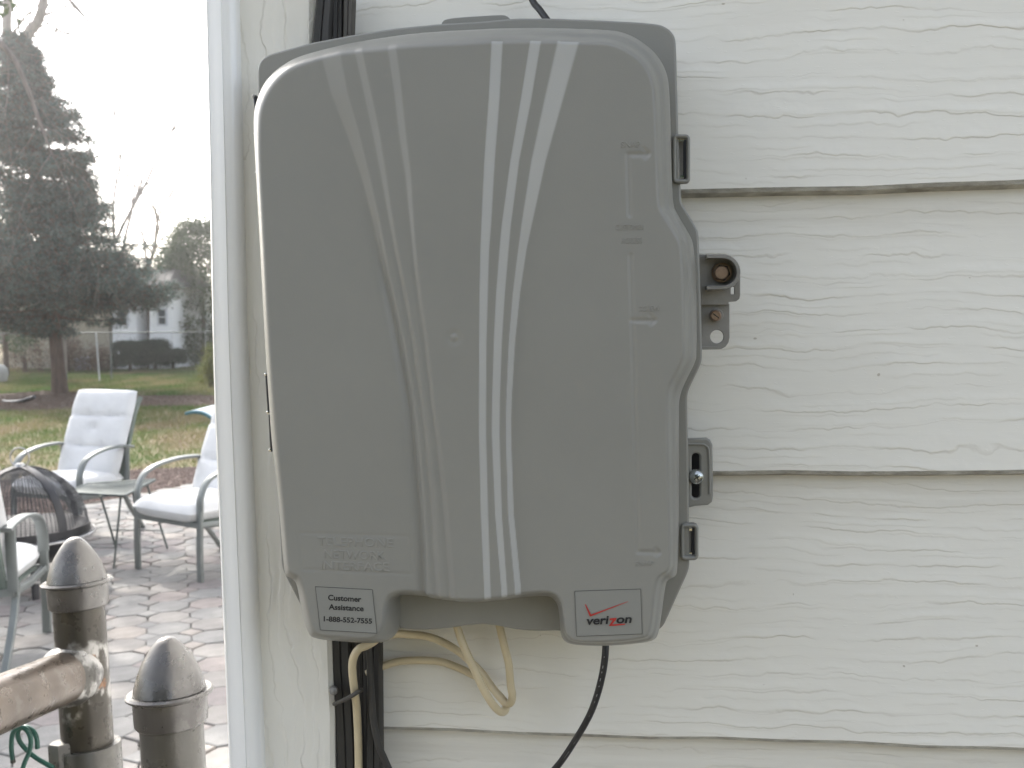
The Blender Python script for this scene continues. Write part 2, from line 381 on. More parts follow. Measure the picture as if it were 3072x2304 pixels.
def sdf(poly, P):
    """signed distance (positive inside) of points P (n,2) to a closed polygon, with nearest points"""
    n = len(P); best = np.full(n, 1e9); near = np.zeros((n, 2)); ins = np.zeros(n, bool)
    for i in range(len(poly)):
        a = poly[i]; b = poly[(i+1) % len(poly)]; ab = b-a; l2 = ab@ab
        if l2 < 1e-14: continue
        t = np.clip(((P-a)@ab)/l2, 0, 1); q = a+t[:, None]*ab; d = ((P-q)**2).sum(1)
        k = d < best; best[k] = d[k]; near[k] = q[k]
        c = ((a[1] > P[:, 1]) != (b[1] > P[:, 1]))
        with np.errstate(divide='ignore', invalid='ignore'):
            xx = (b[0]-a[0])*(P[:, 1]-a[1])/(b[1]-a[1])+a[0]
        ins ^= (c & (P[:, 0] < xx))
    return np.sqrt(best)*np.where(ins, 1, -1), near
def W2(poly, Y): return np.array([U(x, y, Y)[[0, 2]] for x, y in poly])

# ================================================================== SETTING
gm = bpy.data.materials.new('lawn_soil'); t, b = nodes(gm); MATS['lawn_soil'] = gm
tc = N(t, 'TexCoord').outputs['Object']
f1 = noise(t, scaled(t, tc, (.7, .35, 1)), 1.5, 4); f2 = noise(t, tc, 26, 3)
c = ramp(t, math_(t, 'MULTIPLY_ADD', f2, .35, math_(t, 'MULTIPLY', f1, .8)), [(.40, (.070, .085, .022)), (.52, (.115, .115, .045)), (.60, (.20, .16, .095)), (.72, (.13, .095, .06))])
t.links.new(c, b.inputs['Base Color']); b.inputs['Roughness'].default_value = .95
bn = N(t, 'Bump', i_Strength=1.0, i_Distance=.03); t.links.new(f2, bn.inputs['Height']); t.links.new(bn.outputs[0], b.inputs['Normal'])
xs = np.concatenate([[-90, -60], np.arange(-30, 13, 3.), [30, 60]]); ys = np.concatenate([[-40, -20], np.arange(-2, 46, 3.), [70, 110]])
mb = MB(); vs = [(x, y, -.012) for y in ys for x in xs]; nx = len(xs)
mb.add(vs, [(j*nx+i, j*nx+i+1, (j+1)*nx+i+1, (j+1)*nx+i) for j in range(len(ys)-1) for i in range(nx-1)])
build(mb, 'ground', 'lawn_soil', smooth=0, kind='structure')

def sheet(name, pts, z, m, **kw):
    return mesh_obj(name, [(p[0], p[1], z) for p in pts], [tuple(range(len(pts)))], m, smooth=0, **kw)
# patio edge runs obliquely from lower left to upper right of the view
e0, e1, e2, e3 = G(-500, 1690), G(0, 1590), G(265, 1508), G(640, 1440)
e4 = e3+(e3-e2)*1.2
patio_poly = [(-9, -3), (3, -3), (3, 1.0), (.2, 6), (e4[0], e4[1]), (e3[0], e3[1]), (e2[0], e2[1]), (e1[0], e1[1]), (e0[0], e0[1]), (-9, e0[1]-1.5)]
patio = thing('patio', (-1, 4, 0), None, None); patio['kind'] = 'structure'
mesh_obj('sand_bed', [(p[0], p[1], -.006) for p in patio_poly], [tuple(range(len(patio_poly)))], 'joint_sand', patio, smooth=0)
PP = np.array(patio_poly)
def octa(r, h=.012, wob=.0, k=8, rot=math.pi/8):
    a = [rot+2*math.pi*i/k for i in range(k)]; rr = [r*(1+random.uniform(-wob, wob)) for _ in a]
    vs = [(rr[i]*math.cos(a[i]), rr[i]*math.sin(a[i]), -.02) for i in range(k)]+[(rr[i]*math.cos(a[i]), rr[i]*math.sin(a[i]), h-.003) for i in range(k)]+[((rr[i]-.005)*math.cos(a[i]), (rr[i]-.005)*math.sin(a[i]), h) for i in range(k)]
    fs = [(i, (i+1) % k, k+(i+1) % k, k+i) for i in range(k)]+[(k+i, k+(i+1) % k, 2*k+(i+1) % k, 2*k+i) for i in range(k)]+[tuple(range(2*k, 3*k))]
    return vs, fs
pitch = .200; a0 = R(24)
ex, ey = np.array([math.cos(a0), math.sin(a0)]), np.array([-math.sin(a0), math.cos(a0)])
cells = []
for i in range(-60, 60):
    for j in range(-60, 80):
        for kind in (0, 1):
            q = ex*(i+.5*kind)*pitch+ey*(j+.5*kind)*pitch+np.array([-1.5, 4.])
            p3 = np.array([q[0], q[1], 0.]); X, Y_, dd = pxof(p3)
            if dd < 1 or not (-260 < X < 860) or Y_ > 2620: continue
            if sdf(PP, q[None])[0][0] < .09: continue
            if q[0] > -.36 and q[1] < 7: continue
            cells.append((dd, kind, q))
cells.sort(key=lambda c: c[0])
octs = [[link('t', bpy.data.meshes.new('paver')) for _ in range(0)] for _ in range(0)]
def paver_mesh(kind, m):
    vs, fs = octa(pitch*.528 if kind == 0 else pitch*.275, wob=.03 if kind == 0 else .05, k=8 if kind == 0 else 4, rot=(math.pi/8 if kind == 0 else math.pi/4*0))
    me = bpy.data.meshes.new('paver' if kind == 0 else 'small_paver'); me.from_pydata(vs, [], fs); me.materials.append(MATS[m]); return me
PM = {(k, m, q): paver_mesh(k, m) for k in (0, 1) for m in set(PAV) for q in range(2)}
cnt = [0, 0]; rest = MB(); names = sorted(set(PAV))
restm = []
for dd, kind, q in cells:
    m = random.choice(PAV); rz = a0+random.uniform(-.03, .03); z = random.uniform(-.004, .003)
    vis = -40 < pxof(np.array([q[0], q[1], 0]))[0] < 720
    if vis and cnt[kind] < 290:
        cnt[kind] += 1
        o = bpy.data.objects.new('paver' if kind == 0 else 'small_paver', PM[(kind, m, random.randint(0, 1))]); COL.objects.link(o); o.parent = patio
        o.location = (q[0]+1, q[1]-4, z); o.rotation_euler = (random.uniform(-.012, .012), random.uniform(-.012, .012), rz)
    else:
        vs, fs = octa(pitch*.528 if kind == 0 else pitch*.275, wob=.03, k=8 if kind == 0 else 4, rot=(math.pi/8 if kind == 0 else 0))
        ca, sa = math.cos(rz), math.sin(rz)
        rest.add([(q[0]+x*ca-y*sa, q[1]+x*sa+y*ca, zz+z) for x, y, zz in vs], fs, names.index(m))
build(rest, 'far_pavers', names, patio, smooth=0, kind='stuff')

# gravel border between patio and lawn
g0, g1, g2, g3 = G(-500, 1480), G(0, 1440), G(411, 1408), G(640, 1398)
g4 = g3+(g3-g2)*1.5
gp = [e0, e1, e2, e3, e4, g4, g3, g2, g1, g0]
sheet('gravel_border', gp, -.004, 'gravel_bed', kind='structure')
gpp = np.array([[p[0], p[1]] for p in gp])
def scatter(poly, n, xlim=(-60, 760)):
    lo, hi = poly.min(0), poly.max(0); out = np.zeros((0, 2))
    while len(out) < n:
        P = rng.uniform(lo, hi, (n*2, 2)); P = P[sdf(poly, P)[0] > 0]
        p3 = np.c_[P, np.zeros(len(P))]-CAMP; d = p3@FW; X = 1536+FPX*(p3@RT)/d
        P = P[(d > .5) & (X > xlim[0]) & (X < xlim[1])]
        if len(P) == 0: break
        out = np.r_[out, P]
    return out[:n]
def chips(P, size, z, flat=.6):
    """small irregular four-faced stones"""
    n = len(P); s = rng.uniform(.5, 1.2, (n, 1))*size; a = rng.uniform(0, 6.28, (n, 3)); vs = []
    base = np.stack([np.stack([P[:, 0]+s[:, 0]*np.cos(a[:, 0]+k*2.09), P[:, 1]+s[:, 0]*np.sin(a[:, 0]+k*2.09), np.full(n, z)], 1) for k in range(3)], 1)
    top = np.c_[P+rng.normal(0, .2, (n, 2))*s, z+s[:, 0]*flat*rng.uniform(.6, 1.4, n)]
    for k in range(3): vs.append(np.stack([base[:, k], base[:, (k+1) % 3], top], 1))
    return np.concatenate(vs, 0).reshape(-1, 3)
fast_tris('gravel', chips(scatter(gpp, 16000), .011, -.004, .9), ['pebble', 'gravel_bed'], kind='stuff')

# lawn grass and mulch bed
m0, m1, m2, m3 = G(-400, 1206), G(-400, 1236), G(760, 1186), G(760, 1216)
mul = [m1, G(100, 1232), G(360, 1222), m3, m2, G(330, 1186), G(150, 1172), m0]
sheet('mulch_bed', mul, -.002, 'mulch', kind='structure')
mpp = np.array([[p[0], p[1]] for p in mul])
fast_tris('mulch_chips', chips(scatter(mpp, 7000), .03, -.002, .5), ['mulch', 'brown_twigs'], kind='stuff')
gr = bpy.data.materials.new('grass_blades'); t, b = nodes(gr); MATS['grass_blades'] = gr
tc = N(t, 'TexCoord').outputs['Object']; f1 = noise(t, scaled(t, tc, (.7, .35, 0)), 1.5, 4); f2 = noise(t, tc, 30, 2)
c = ramp(t, math_(t, 'MULTIPLY_ADD', f2, .4, math_(t, 'MULTIPLY', f1, .8)), [(.47, (.065, .13, .022)), (.59, (.11, .14, .045)), (.70, (.22, .185, .10))])
tr = N(t, 'BsdfTranslucent'); mx = N(t, 'MixShader'); mx.inputs[0].default_value = .35
t.links.new(c, b.inputs['Base Color']); t.links.new(c, tr.inputs[0]); t.links.new(b.outputs[0], mx.inputs[1]); t.links.new(tr.outputs[0], mx.inputs[2]); t.links.new(mx.outputs[0], t.nodes['Material Output'].inputs[0]); b.inputs['Roughness'].default_value = .7
lawn = np.array([g1[:2], g2[:2], g3[:2], g4[:2], G(760, 1100)[:2], G(-100, 1100)[:2], g0[:2]])
P = scatter(lawn, 120000)
keep = sdf(mpp, P)[0] < 0; P = P[keep]; n = len(P)
a = rng.uniform(0, 6.28, n); h = rng.uniform(.025, .06, n)*np.clip(.5+P[:, 1]*.05, .8, 1.6); wd = .0045*np.clip(P[:, 1]/10, 1, 2.4)
dx = np.c_[np.cos(a), np.sin(a)]*wd[:, None]; ln = rng.normal(0, .025, (n, 2))
bl = np.stack([np.c_[P-dx, np.full(n, -.012)], np.c_[P+dx, np.full(n, -.012)], np.c_[P+ln, h-.012]], 1).reshape(-1, 3)
fast_tris('lawn_grass', bl, 'grass_blades', kind='stuff')
P = scatter(gpp, 600); P = np.c_[P]  # dead leaves blown onto the border
def leafquads(P, z, s):
    n = len(P); a = rng.uniform(0, 6.28, n); u = np.c_[np.cos(a), np.sin(a), rng.normal(0, .3, n)]*s*rng.uniform(.6, 1.2, (n, 1)); v_ = np.c_[-np.sin(a), np.cos(a), rng.normal(0, .3, n)]*s*.6
    c = np.c_[P, np.full(n, z)]
    return np.stack([c-u, c-v_, c+u, c+v_], 1).reshape(-1, 3)
fast_tris('fallen_leaves', leafquads(np.r_[P[:60], scatter(lawn, 500)], .02, .022), ['brown_twigs', 'rust_twigs'], n=4, kind='stuff')

# ================================================================== HOUSE (foreground wall)
lap = [((2200, 568), (3072, 542)), ((2138, 1417), (3072, 1411)), ((1141, 2183), (3072, 2244))]
lapz = []
for (a, b) in lap:
    A, B = U(*a), U(*b); s = (B[2]-A[2])/(B[0]-A[0]); lapz.append((A[2]-s*A[0], s))
house = thing('house', (0, 0, 0), 'near house with off-white embossed lap siding and white corner trim, filling the right side', 'house')
# board lines: bottoms, from ground upward
zb = [lapz[2][0]-.2*k for k in range(5, 0, -1)]
lines = [(z, lapz[2][1]) for z in zb]+[lapz[2], lapz[1], lapz[0]]+[(lapz[0][0]+.2015*k, lapz[0][1]) for k in range(1, 9)]
XB = float(U(965, 1000)[0])
x0, x1 = XB-.002, 7.0
for i in range(len(lines)-1):
    (za, sa), (zc, s2) = lines[i], lines[i+1]
    mb = MB(); xs = np.linspace(x0, 1.2, 30).tolist()+[3, x1]
    ring = []
    for x in xs:
        wob = .0007*math.sin(x*23+i)+.0005*math.sin(x*61+2*i)
        z0_ = za+sa*min(x, .6)+wob; z1_ = zc+s2*min(x, .6)
        ring.append([(x, .0105, z0_-.0045), (x, .0016, z0_-.0022), (x, 0, z0_+.0006), (x, .0108, z1_+.002), (x, .022, z1_+.002), (x, .022, z0_-.0045)])
    for k in range(len(xs)-1):
        q = ring[k]+ring[k+1]
        mb.add(q, [(0, 6, 7, 1), (1, 7, 8, 2)], 1); mb.add(q, [(2, 8, 9, 3), (3, 9, 10, 4), (4, 10, 11, 5), (5, 11, 6, 0)], 0)
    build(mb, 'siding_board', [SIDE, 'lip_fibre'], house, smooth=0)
def track(pts, Y, zlo=-.0, zhi=3.05):
    """world x as a function of z for a near-vertical edge"""
    w_ = sorted([(U(x, y, Y)[2], U(x, y, Y)[0]) for x, y in pts]); z = [q[0] for q in w_]; x = [q[1] for q in w_]
    return lambda zz: float(np.interp(zz, z, x))
cbL = track([(705, 0), (729, 1000), (751, 1500), (785, 2304)], -.022)
cbR = track([(938, 0), (948, 500), (962, 1200), (991, 1920), (1005, 2304)], -.012)
mb = MB(); zz = np.linspace(0, 3.05, 90)
for k in range(len(zz)-1):
    q = []
    for z in (zz[k], zz[k+1]):
        l, r = cbL(z)-.004, cbR(z); j = .0006*math.sin(z*37)+.0004*math.sin(z*91)
        q += [(l, .02, z), (l, -.0125, z), (r-.003+j, -.0125, z), (r+j, -.0095, z), (r+j, .02, z)]
    mb.add(q, [(0, 1, 6, 5), (1, 2, 7, 6), (2, 3, 8, 7), (3, 4, 9, 8)])
build(mb, 'corner_board', CORN, house, smooth=0)
# glossy vinyl corner post, ribbed
tl = track([(622, 0), (634, 500), (646, 1150), (668, 1700), (693, 2304)], -.010); trr = cbL
prof = [(0.0, .06), (0.0, -.010), (.02, -.0145), (.06, -.0175), (.12, -.0190), (.16, -.0188), (.40, -.0222), (.60, -.0232), (.615, -.0226), (.64, -.0226), (.80, -.0222), (.96, -.0202), (.985, -.0185), (1.0, -.0160), (1.0, -.010)]
mb = MB(); zz = np.linspace(0, 3.05, 50)
for k in range(len(zz)-1):
    q = []
    for z in (zz[k], zz[k+1]):
        l, r = tl(z), trr(z); q += [(l+(r-l)*u, y, z) for u, y in prof]
    n = len(prof); mb.add(q, [(i, i+1, n+i+1, n+i) for i in range(n-1)])
build(mb, 'corner_post', 'vinyl', house, smooth=50)
mb = MB(); XL = float(tl(1.5))
mb.box((XL+.012, .023, 0), (7, 7, 3.0)); build(mb, 'wall_core', 'clapboard', house, smooth=0)
mb = MB(); mb.add([(XL-.12, -.25, 3.06), (7.3, -.25, 3.06), (7.3, 7.2, 3.06), (XL-.12, 7.2, 3.06), (XL+1.5, 3.5, 4.6), (6.0, 3.5, 4.6)], [(3, 2, 1, 0), (0, 1, 5, 4), (1, 2, 5), (2, 3, 4, 5), (3, 0, 4)])
build(mb, 'roof', 'roof_shingle', house, smooth=0)

# ================================================================== UTILITY BOX
box = thing('utility_box', (U(1400, 1900, 0)[0], 0, U(1400, 1900, 0)[2]), 'grey plastic telephone service box mounted on the off-white siding', 'utility box')
YB, YR, YF = -.055, -.080, -.105
B_ = [(771, 207), (780, 182), (794, 169), (813, 160), (931, 128), (1057, 104), (1182, 84), (1317, 71), (1450, 63), (1545, 54), (1651, 54), (1786, 59), (1906, 65), (1974, 71), (1998, 80), (2017, 96), (2027, 116), (2029, 154), (2036, 410), (2044, 604), (2050, 617), (2090, 682), (2096, 700), (2101, 832), (2107, 1064), (2104, 1093), (2075, 1150), (2064, 1176), (2062, 1200), (2066, 1406), (2069, 1690), (2066, 1713), (1988, 1885), (1960, 1896), (1750, 1900), (1679, 1893), (1597, 1894), (1530, 1887), (1489, 1877), (1444, 1873), (1394, 1878), (1326, 1889), (1258, 1891), (1190, 1887), (1100, 1890), (950, 1880), (913, 1839), (860, 1738), (844, 1704), (836, 1548), (824, 1350), (808, 1100), (795, 800), (774, 400)]
def refine(p, maxd=40):
    out = []
    for i in range(len(p)):
        a, b = np.array(p[i], float), np.array(p[(i+1) % len(p)], float); k = max(1, int(np.hypot(*(b-a))//maxd))
        for j in range(k): out.append(a+(b-a)*j/k)
    return out
plate('base_plate', [refine(B_)], YB, .050, PL, box, bevel=.0014, chk=2)
R_ = [(764, 357), (770, 313), (792, 255), (825, 217), (869, 186), (903, 171), (941, 159), (1037, 135), (1134, 118), (1230, 104), (1327, 96), (1423, 91), (1500, 87), (1617, 85), (1737, 87), (1824, 91), (1863, 96), (1906, 113), (1945, 140), (1974, 169), (1993, 202), (2003, 231), (2008, 270), (2012, 386), (2015, 530), (2020, 617), (2029, 638), (2073, 712), (2081, 738), (2089, 832), (2091, 1064), (2085, 1088), (2063, 1131), (2046, 1168), (2038, 1196), (2036, 1225), (2038, 1508), (2033, 1705), (2028, 1729), (2005, 1737), (1997, 1750), (1985, 1840), (1976, 1900), (1966, 1915), (1945, 1924), (1868, 1933), (1778, 1936), (1712, 1931), (1690, 1919), (1681, 1900), (1679, 1850), (1673, 1811), (1660, 1792), (1642, 1785), (1570, 1787), (1516, 1794), (1462, 1798), (1407, 1799), (1353, 1794), (1302, 1789), (1274, 1784), (1212, 1780), (1199, 1785), (1194, 1800), (1194, 1878), (1190, 1900), (1176, 1915), (1156, 1923), (1122, 1926), (1039, 1921), (957, 1914), (937, 1907), (925, 1888), (908, 1830), (894, 1747), (884, 1733), (862, 1727), (857, 1719), (841, 1500), (820, 1346), (811, 1200), (804, 1090), (798, 1000), (789, 800), (772, 506), (766, 420)]
F_ = [(780, 360), (788, 318), (808, 275), (837, 236), (873, 207), (915, 192), (970, 174), (1060, 162), (1134, 158), (1230, 149), (1320, 144), (1400, 140), (1496, 134), (1665, 131), (1733, 130), (1810, 131), (1844, 137), (1882, 154), (1916, 178), (1940, 207), (1954, 241), (1962, 280), (1969, 482), (1974, 617), (1983, 636), (2034, 716), (2041, 738), (2047, 832), (2051, 1054), (2041, 1091), (2012, 1141), (2003, 1165), (1999, 1201), (2005, 1509), (2010, 1695), (2003, 1714), (1985, 1721), (1970, 1735), (1965, 1760), (1955, 1855), (1948, 1902), (1934, 1912), (1860, 1922), (1778, 1926), (1726, 1922), (1701, 1909), (1692, 1884), (1690, 1832), (1684, 1800), (1667, 1782), (1640, 1772), (1560, 1778), (1500, 1786), (1407, 1791), (1310, 1783), (1270, 1776), (1205, 1770), (1168, 1780), (1154, 1806), (1149, 1866), (1139, 1893), (1115, 1914), (1039, 1911), (962, 1904), (944, 1893), (935, 1872), (924, 1820), (908, 1745), (898, 1726), (875, 1718), (866, 1708), (850, 1500), (820, 1200), (801, 900), (791, 700), (779, 480)]
RW = chaikin(W2(R_, YR), 2); FWp = chaikin(W2(F_, YF), 2)
st = .0006; lo = RW.min(0)-st*2; hi = RW.max(0)+st*2
gx = np.arange(lo[0], hi[0], st); gz = np.arange(lo[1], hi[1], st); nx, nz = len(gx), len(gz)
PX, PZ = np.meshgrid(gx, gz); P = np.c_[PX.ravel(), PZ.ravel()]
dR, nearR = sdf(RW, P); dF, _ = sdf(FWp, P)
out = dR < 0; snap = out & (dR > -st*1.5); P[snap] = nearR[snap]
dRp = np.clip(dR, 0, None); dFo = np.clip(-dF, 0, None)
t_ = np.where(dF > 0, 1., dRp/(dRp+dFo+1e-9))
s1_ = np.interp(t_, [0, .04, .34, .42, .52, .60, .88, .95, 1], [0, .12, .47, .52, .55, .60, .93, .985, 1])
s0_ = np.interp(t_, [0, .05, .25, .5, .75, .9, 1], [0, .16, .45, .70, .89, .97, 1])
wst = np.clip((P[:, 0]-U(1500, 300, YF)[0])/.05, 0, 1); s_ = s0_+(s1_-s0_)*wst*wst*(3-2*wst)
# fluted panel
LT = [(150, (960, 1022, 1066, 1090, 1168, 1195)), (280, (993, 1046, 1095, 1118, 1187, 1211)), (400, (1040, 1080, 1121, 1143, 1201, 1223)), (530, (1085, 1112, 1147, 1163, 1221, 1238)), (675, (1122, 1144, 1173, 1184, 1236, 1246)), (800, (1148, 1166, 1198, 1206, 1248, 1255)), (916, (1175, 1192, 1220, 1228, 1263, 1270)), (1008, (1194, 1211, 1237, 1245, 1276, 1283)), (1108, (1212, 1229, 1252, 1259, 1287, 1295)), (1214, (1230, 1247, 1265, 1274, 1299, 1308)), (1300, (1240, 1256, 1276, 1287, 1310, 1321)), (1503, (1257, 1274, 1295, 1310, 1331, 1346)), (1660, (1268, 1281, 1302, 1318, 1343, 1360)), (1810, (1273, 1285, 1312, 1326, 1355, 1371))]
RT_ = [(120, (1479, 1511, 1594, 1625, 1676, 1738)), (300, (1470, 1501, 1565, 1595, 1635, 1688)), (482, (1457, 1487, 1534, 1559, 1596, 1637)), (675, (1448, 1476, 1508, 1534, 1566, 1595)), (750, (1445, 1470, 1501, 1527, 1556, 1579)), (880, (1442.5, 1466, 1491, 1516, 1540, 1560)), (1026, (1441.5, 1462, 1484, 1507, 1528, 1545)), (1200, (1441, 1461, 1479, 1501, 1520.5, 1535)), (1300, (1441, 1461, 1478, 1500, 1519, 1533)), (1540, (1446.5, 1467, 1488, 1507, 1526, 1541)), (1756, (1456, 1474, 1506, 1522, 1545.6, 1562)), (1810, (1458, 1476, 1509, 1524, 1548, 1564))]
def edge(tab, k):
    w_ = sorted((U(r[1][k], r[0], YF)[2], U(r[1][k], r[0], YF)[0]) for r in tab)
    return np.interp(PZ.ravel(), [q[0] for q in w_], [q[1] for q in w_])
xL = [edge(LT, k) for k in range(6)]; xR = [edge(RT_, k) for k in range(6)]
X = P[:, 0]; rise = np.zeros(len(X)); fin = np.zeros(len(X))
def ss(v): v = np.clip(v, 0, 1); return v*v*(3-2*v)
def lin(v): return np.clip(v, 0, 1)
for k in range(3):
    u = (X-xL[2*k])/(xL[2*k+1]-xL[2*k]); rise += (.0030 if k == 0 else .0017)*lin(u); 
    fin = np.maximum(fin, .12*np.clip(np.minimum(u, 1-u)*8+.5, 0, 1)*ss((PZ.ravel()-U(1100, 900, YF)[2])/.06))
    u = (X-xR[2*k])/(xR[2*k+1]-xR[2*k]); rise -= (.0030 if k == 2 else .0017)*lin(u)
    fin = np.maximum(fin, np.clip(np.minimum(u, 1-u)*8+.5, 0, 1))  # light on the right-facing facets painted at full strength
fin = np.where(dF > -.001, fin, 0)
# left crease: the panel's foot is undercut a little along its lower left side
u = (X-xL[0])/.0035; low = ss((U(1100, 500, YF)[2]-PZ.ravel())/.12)
for k in (2, 4):
    uu = (X-xL[k])/.0026; rise -= .0007*low*np.exp(-(uu/.45)**2)
rise -= .0024*low*np.where(u < 0, np.exp(-(u/1.1)**2)*1.0, np.exp(-(u/.35)**2))
# shallow engraved marks
def seg(pts, r, dep, Y=YF):
    global rise
    q = W2(pts, Y); d = np.full(len(X), 1e9)
    box_ = (X > q[:, 0].min()-.004) & (X < q[:, 0].max()+.004) & (P[:, 1] > q[:, 1].min()-.004) & (P[:, 1] < q[:, 1].max()+.004)
    Pb = P[box_]; db = np.full(len(Pb), 1e9)
    for a, b in zip(q[:-1], q[1:]):
        ab = b-a; t = np.clip(((Pb-a)@ab)/(ab@ab), 0, 1); db = np.minimum(db, np.sqrt(((Pb-(a+t[:, None]*ab))**2).sum(1)))
    rise[box_] -= dep*ss((r-db)/.0007+.5)
seg([(1889, 646), (1884, 463), (1943, 463)], .0011, .0007); seg([(1932, 446), (1947, 461), (1934, 474)], .0009, .0006)
seg([(1892, 765), (1897, 960), (1905, 1250), (1914, 1656), (1975, 1658)], .0011, .0007); seg([(1897, 961), (1962, 962)], .0011, .0007)
seg([(1950, 945), (1966, 960), (1953, 973)], .0009, .0006); seg([(1966, 1645), (1979, 1657), (1968, 1668)], .0009, .0006)
seg([(896, 1599), (1228, 1609), (1238, 1723), (908, 1708), (896, 1599)], .0005, .0004)
c0 = U(1367, 1012, YF)[[0, 2]]; rr = np.hypot(X-c0[0], P[:, 1]-c0[1])
rise -= .0004*np.exp(-((rr-.0027)/.0005)**2)+.00025*ss((.0058-rr)/.0012); rise += .0004*ss((.0024-rr)/.0006)
H = YR+(YF-rise-YR)*s_
Hm = H.reshape(nz, nx); mk = (~out).reshape(nz, nx)
for _ in range(2):
    Q = np.pad(Hm, 1, mode='edge'); M = np.pad(mk.astype(float), 1)
    num = sum(Q[1+i:nz+1+i, 1+j:nx+1+j]*M[1+i:nz+1+i, 1+j:nx+1+j] for i in (-1, 0, 1) for j in (-1, 0, 1)); den = sum(M[1+i:nz+1+i, 1+j:nx+1+j] for i in (-1, 0, 1) for j in (-1, 0, 1))
    Hm = np.where(mk & (dR.reshape(nz, nx) > .0012), num/np.maximum(den, 1), Hm)
Hf = Hm.ravel(); Hf[snap] = YR
idx = np.arange(nx*nz).reshape(nz, nx); good = (dR > -st*1.5).reshape(nz, nx)
incell = mk[:-1, :-1] | mk[1:, :-1] | mk[:-1, 1:] | mk[1:, 1:]
allg = good[:-1, :-1] & good[1:, :-1] & good[:-1, 1:] & good[1:, 1:]
cell = incell & allg
q0 = np.stack([idx[:-1, :-1][cell], idx[:-1, 1:][cell], idx[1:, 1:][cell], idx[1:, :-1][cell]], 1)
used = np.unique(q0); remap = np.full(nx*nz, -1); remap[used] = np.arange(len(used)); q1 = remap[q0]
co = np.c_[P[used, 0], Hf[used], P[used, 1]]
# skirt
ed = np.concatenate([q1[:, [0, 1]], q1[:, [1, 2]], q1[:, [2, 3]], q1[:, [3, 0]]]); key = ed[:, 0].astype(np.int64)*10**7+ed[:, 1]; rev = ed[:, 1].astype(np.int64)*10**7+ed[:, 0]
be = ed[~np.isin(key, rev)]; bv = np.unique(be); off = {int(v): len(co)+i for i, v in enumerate(bv)}
co2 = co[bv].copy(); co2[:, 1] = YB-.0005; co = np.r_[co, co2]
sk_ = np.array([[b, a, off[int(a)], off[int(b)]] for a, b in be])
quads = np.r_[q1, sk_].astype(np.int32)
me = bpy.data.meshes.new('lid'); org = ORG[box.name]; me.vertices.add(len(co)); me.vertices.foreach_set('co', (co-org).astype(np.float32).ravel())
me.loops.add(quads.size); me.loops.foreach_set('vertex_index', quads.ravel()); me.polygons.add(len(quads))
me.polygons.foreach_set('loop_start', np.arange(0, quads.size, 4, dtype=np.int32)); me.polygons.foreach_set('loop_total', np.full(len(quads), 4, dtype=np.int32))
me.update(calc_edges=True); me.validate()
me.polygons.foreach_set('use_smooth', [True]*len(me.polygons)); me.set_sharp_from_angle(angle=R(60))
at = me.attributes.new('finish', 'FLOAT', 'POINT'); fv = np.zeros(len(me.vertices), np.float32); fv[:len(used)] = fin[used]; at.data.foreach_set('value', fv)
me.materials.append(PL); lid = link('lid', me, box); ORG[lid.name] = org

# recessed web between the two feet of the lid
web = [(1186, 1778), (1300, 1778), (1420, 1790), (1560, 1780), (1690, 1776), (1700, 1850), (1690, 1893), (1597, 1894), (1530, 1887), (1489, 1877), (1444, 1873), (1394, 1878), (1326, 1889), (1258, 1891), (1186, 1887)]
plate('hand_recess', [refine(web)], -.0730, .022, PL, box, bevel=.0016, chk=2)
plate('mounting_tab', [[(1322, 82), (1327, 62), (1345, 55), (1400, 50), (1500, 44), (1520, 46), (1532, 58), (1536, 80)]], -.022, .004, PL, box, chk=1)

# embossed lettering
for s, a, b, cap in (('TELEPHONE', (952, 1636), (1180, 1642), 27), ('NETWORK', (972, 1674), (1156, 1680), 26), ('INTERFACE', (962, 1708), (1168, 1714), 26),
                     ('SNAP', (1863, 443), (1921, 442), 19), ('CUSTOMER', (1846, 690), (1932, 689), 17), ('ACCESS', (1863, 730), (1926, 729), 17), ('SCREW', (1918, 934), (1981, 933), 17), ('SNAP', (1905, 1698), (1962, 1697), 15)):
    text_on(s, a, b, cap, YF, .00032, PL, 'embossed_text', box, bev=.045)
lab1 = plate('help_label', [[(946, 1760), (1117, 1769), (1131, 1900), (961, 1890)]], YF-.0003, .0008, 'label_grey', box, bevel=.0001, label='grey help label printed with a telephone number')
def outline(pts, w_, Y, name, parent):
    mb = MB()
    q = [U(x, y, Y) for x, y in pts]
    for a, b in zip(q, q[1:]+q[:1]): mb.tube([a, b], w_*.7, n=4)
    return build(mb, name, 'groove_grey', parent, smooth=0)
outline([(946, 1760), (1117, 1769), (1131, 1900), (961, 1890)], .00022, YF-.0003, 'label_edge', lab1)
text_on('Customer', (984, 1800), (1084, 1805.5), 16.5, YF-.0004, .0001, 'ink', 'label_text', lab1, bold=.028)
text_on('Assistance', (986, 1828), (1091, 1833.5), 16.5, YF-.0004, .0001, 'ink', 'label_text', lab1, bold=.028)
text_on('1-888-552-7555', (971, 1863.5), (1116, 1871), 15.5, YF-.0004, .0001, 'ink', 'label_text', lab1, bold=.028)
lp = [(1724, 1773.6), (1922, 1767), (1926.6, 1901.7), (1730, 1909)]
lab2 = plate('logo_label', [lp], YF-.0003, .0008, 'label_grey', box, bevel=.0001, label='grey label with red tick and dark lettering')
outline(lp, .00022, YF-.0003, 'label_edge', lab2)
YT = YF-.0008
text_on('veri', (1761, 1874), (1828, 1871), 26, YT, .0001, 'ink', 'logo_text', lab2, shear=.18, bold=.026)
text_on('on', (1850, 1869.5), (1896, 1868), 26, YT, .0001, 'ink', 'logo_text', lab2, shear=.18, bold=.026)
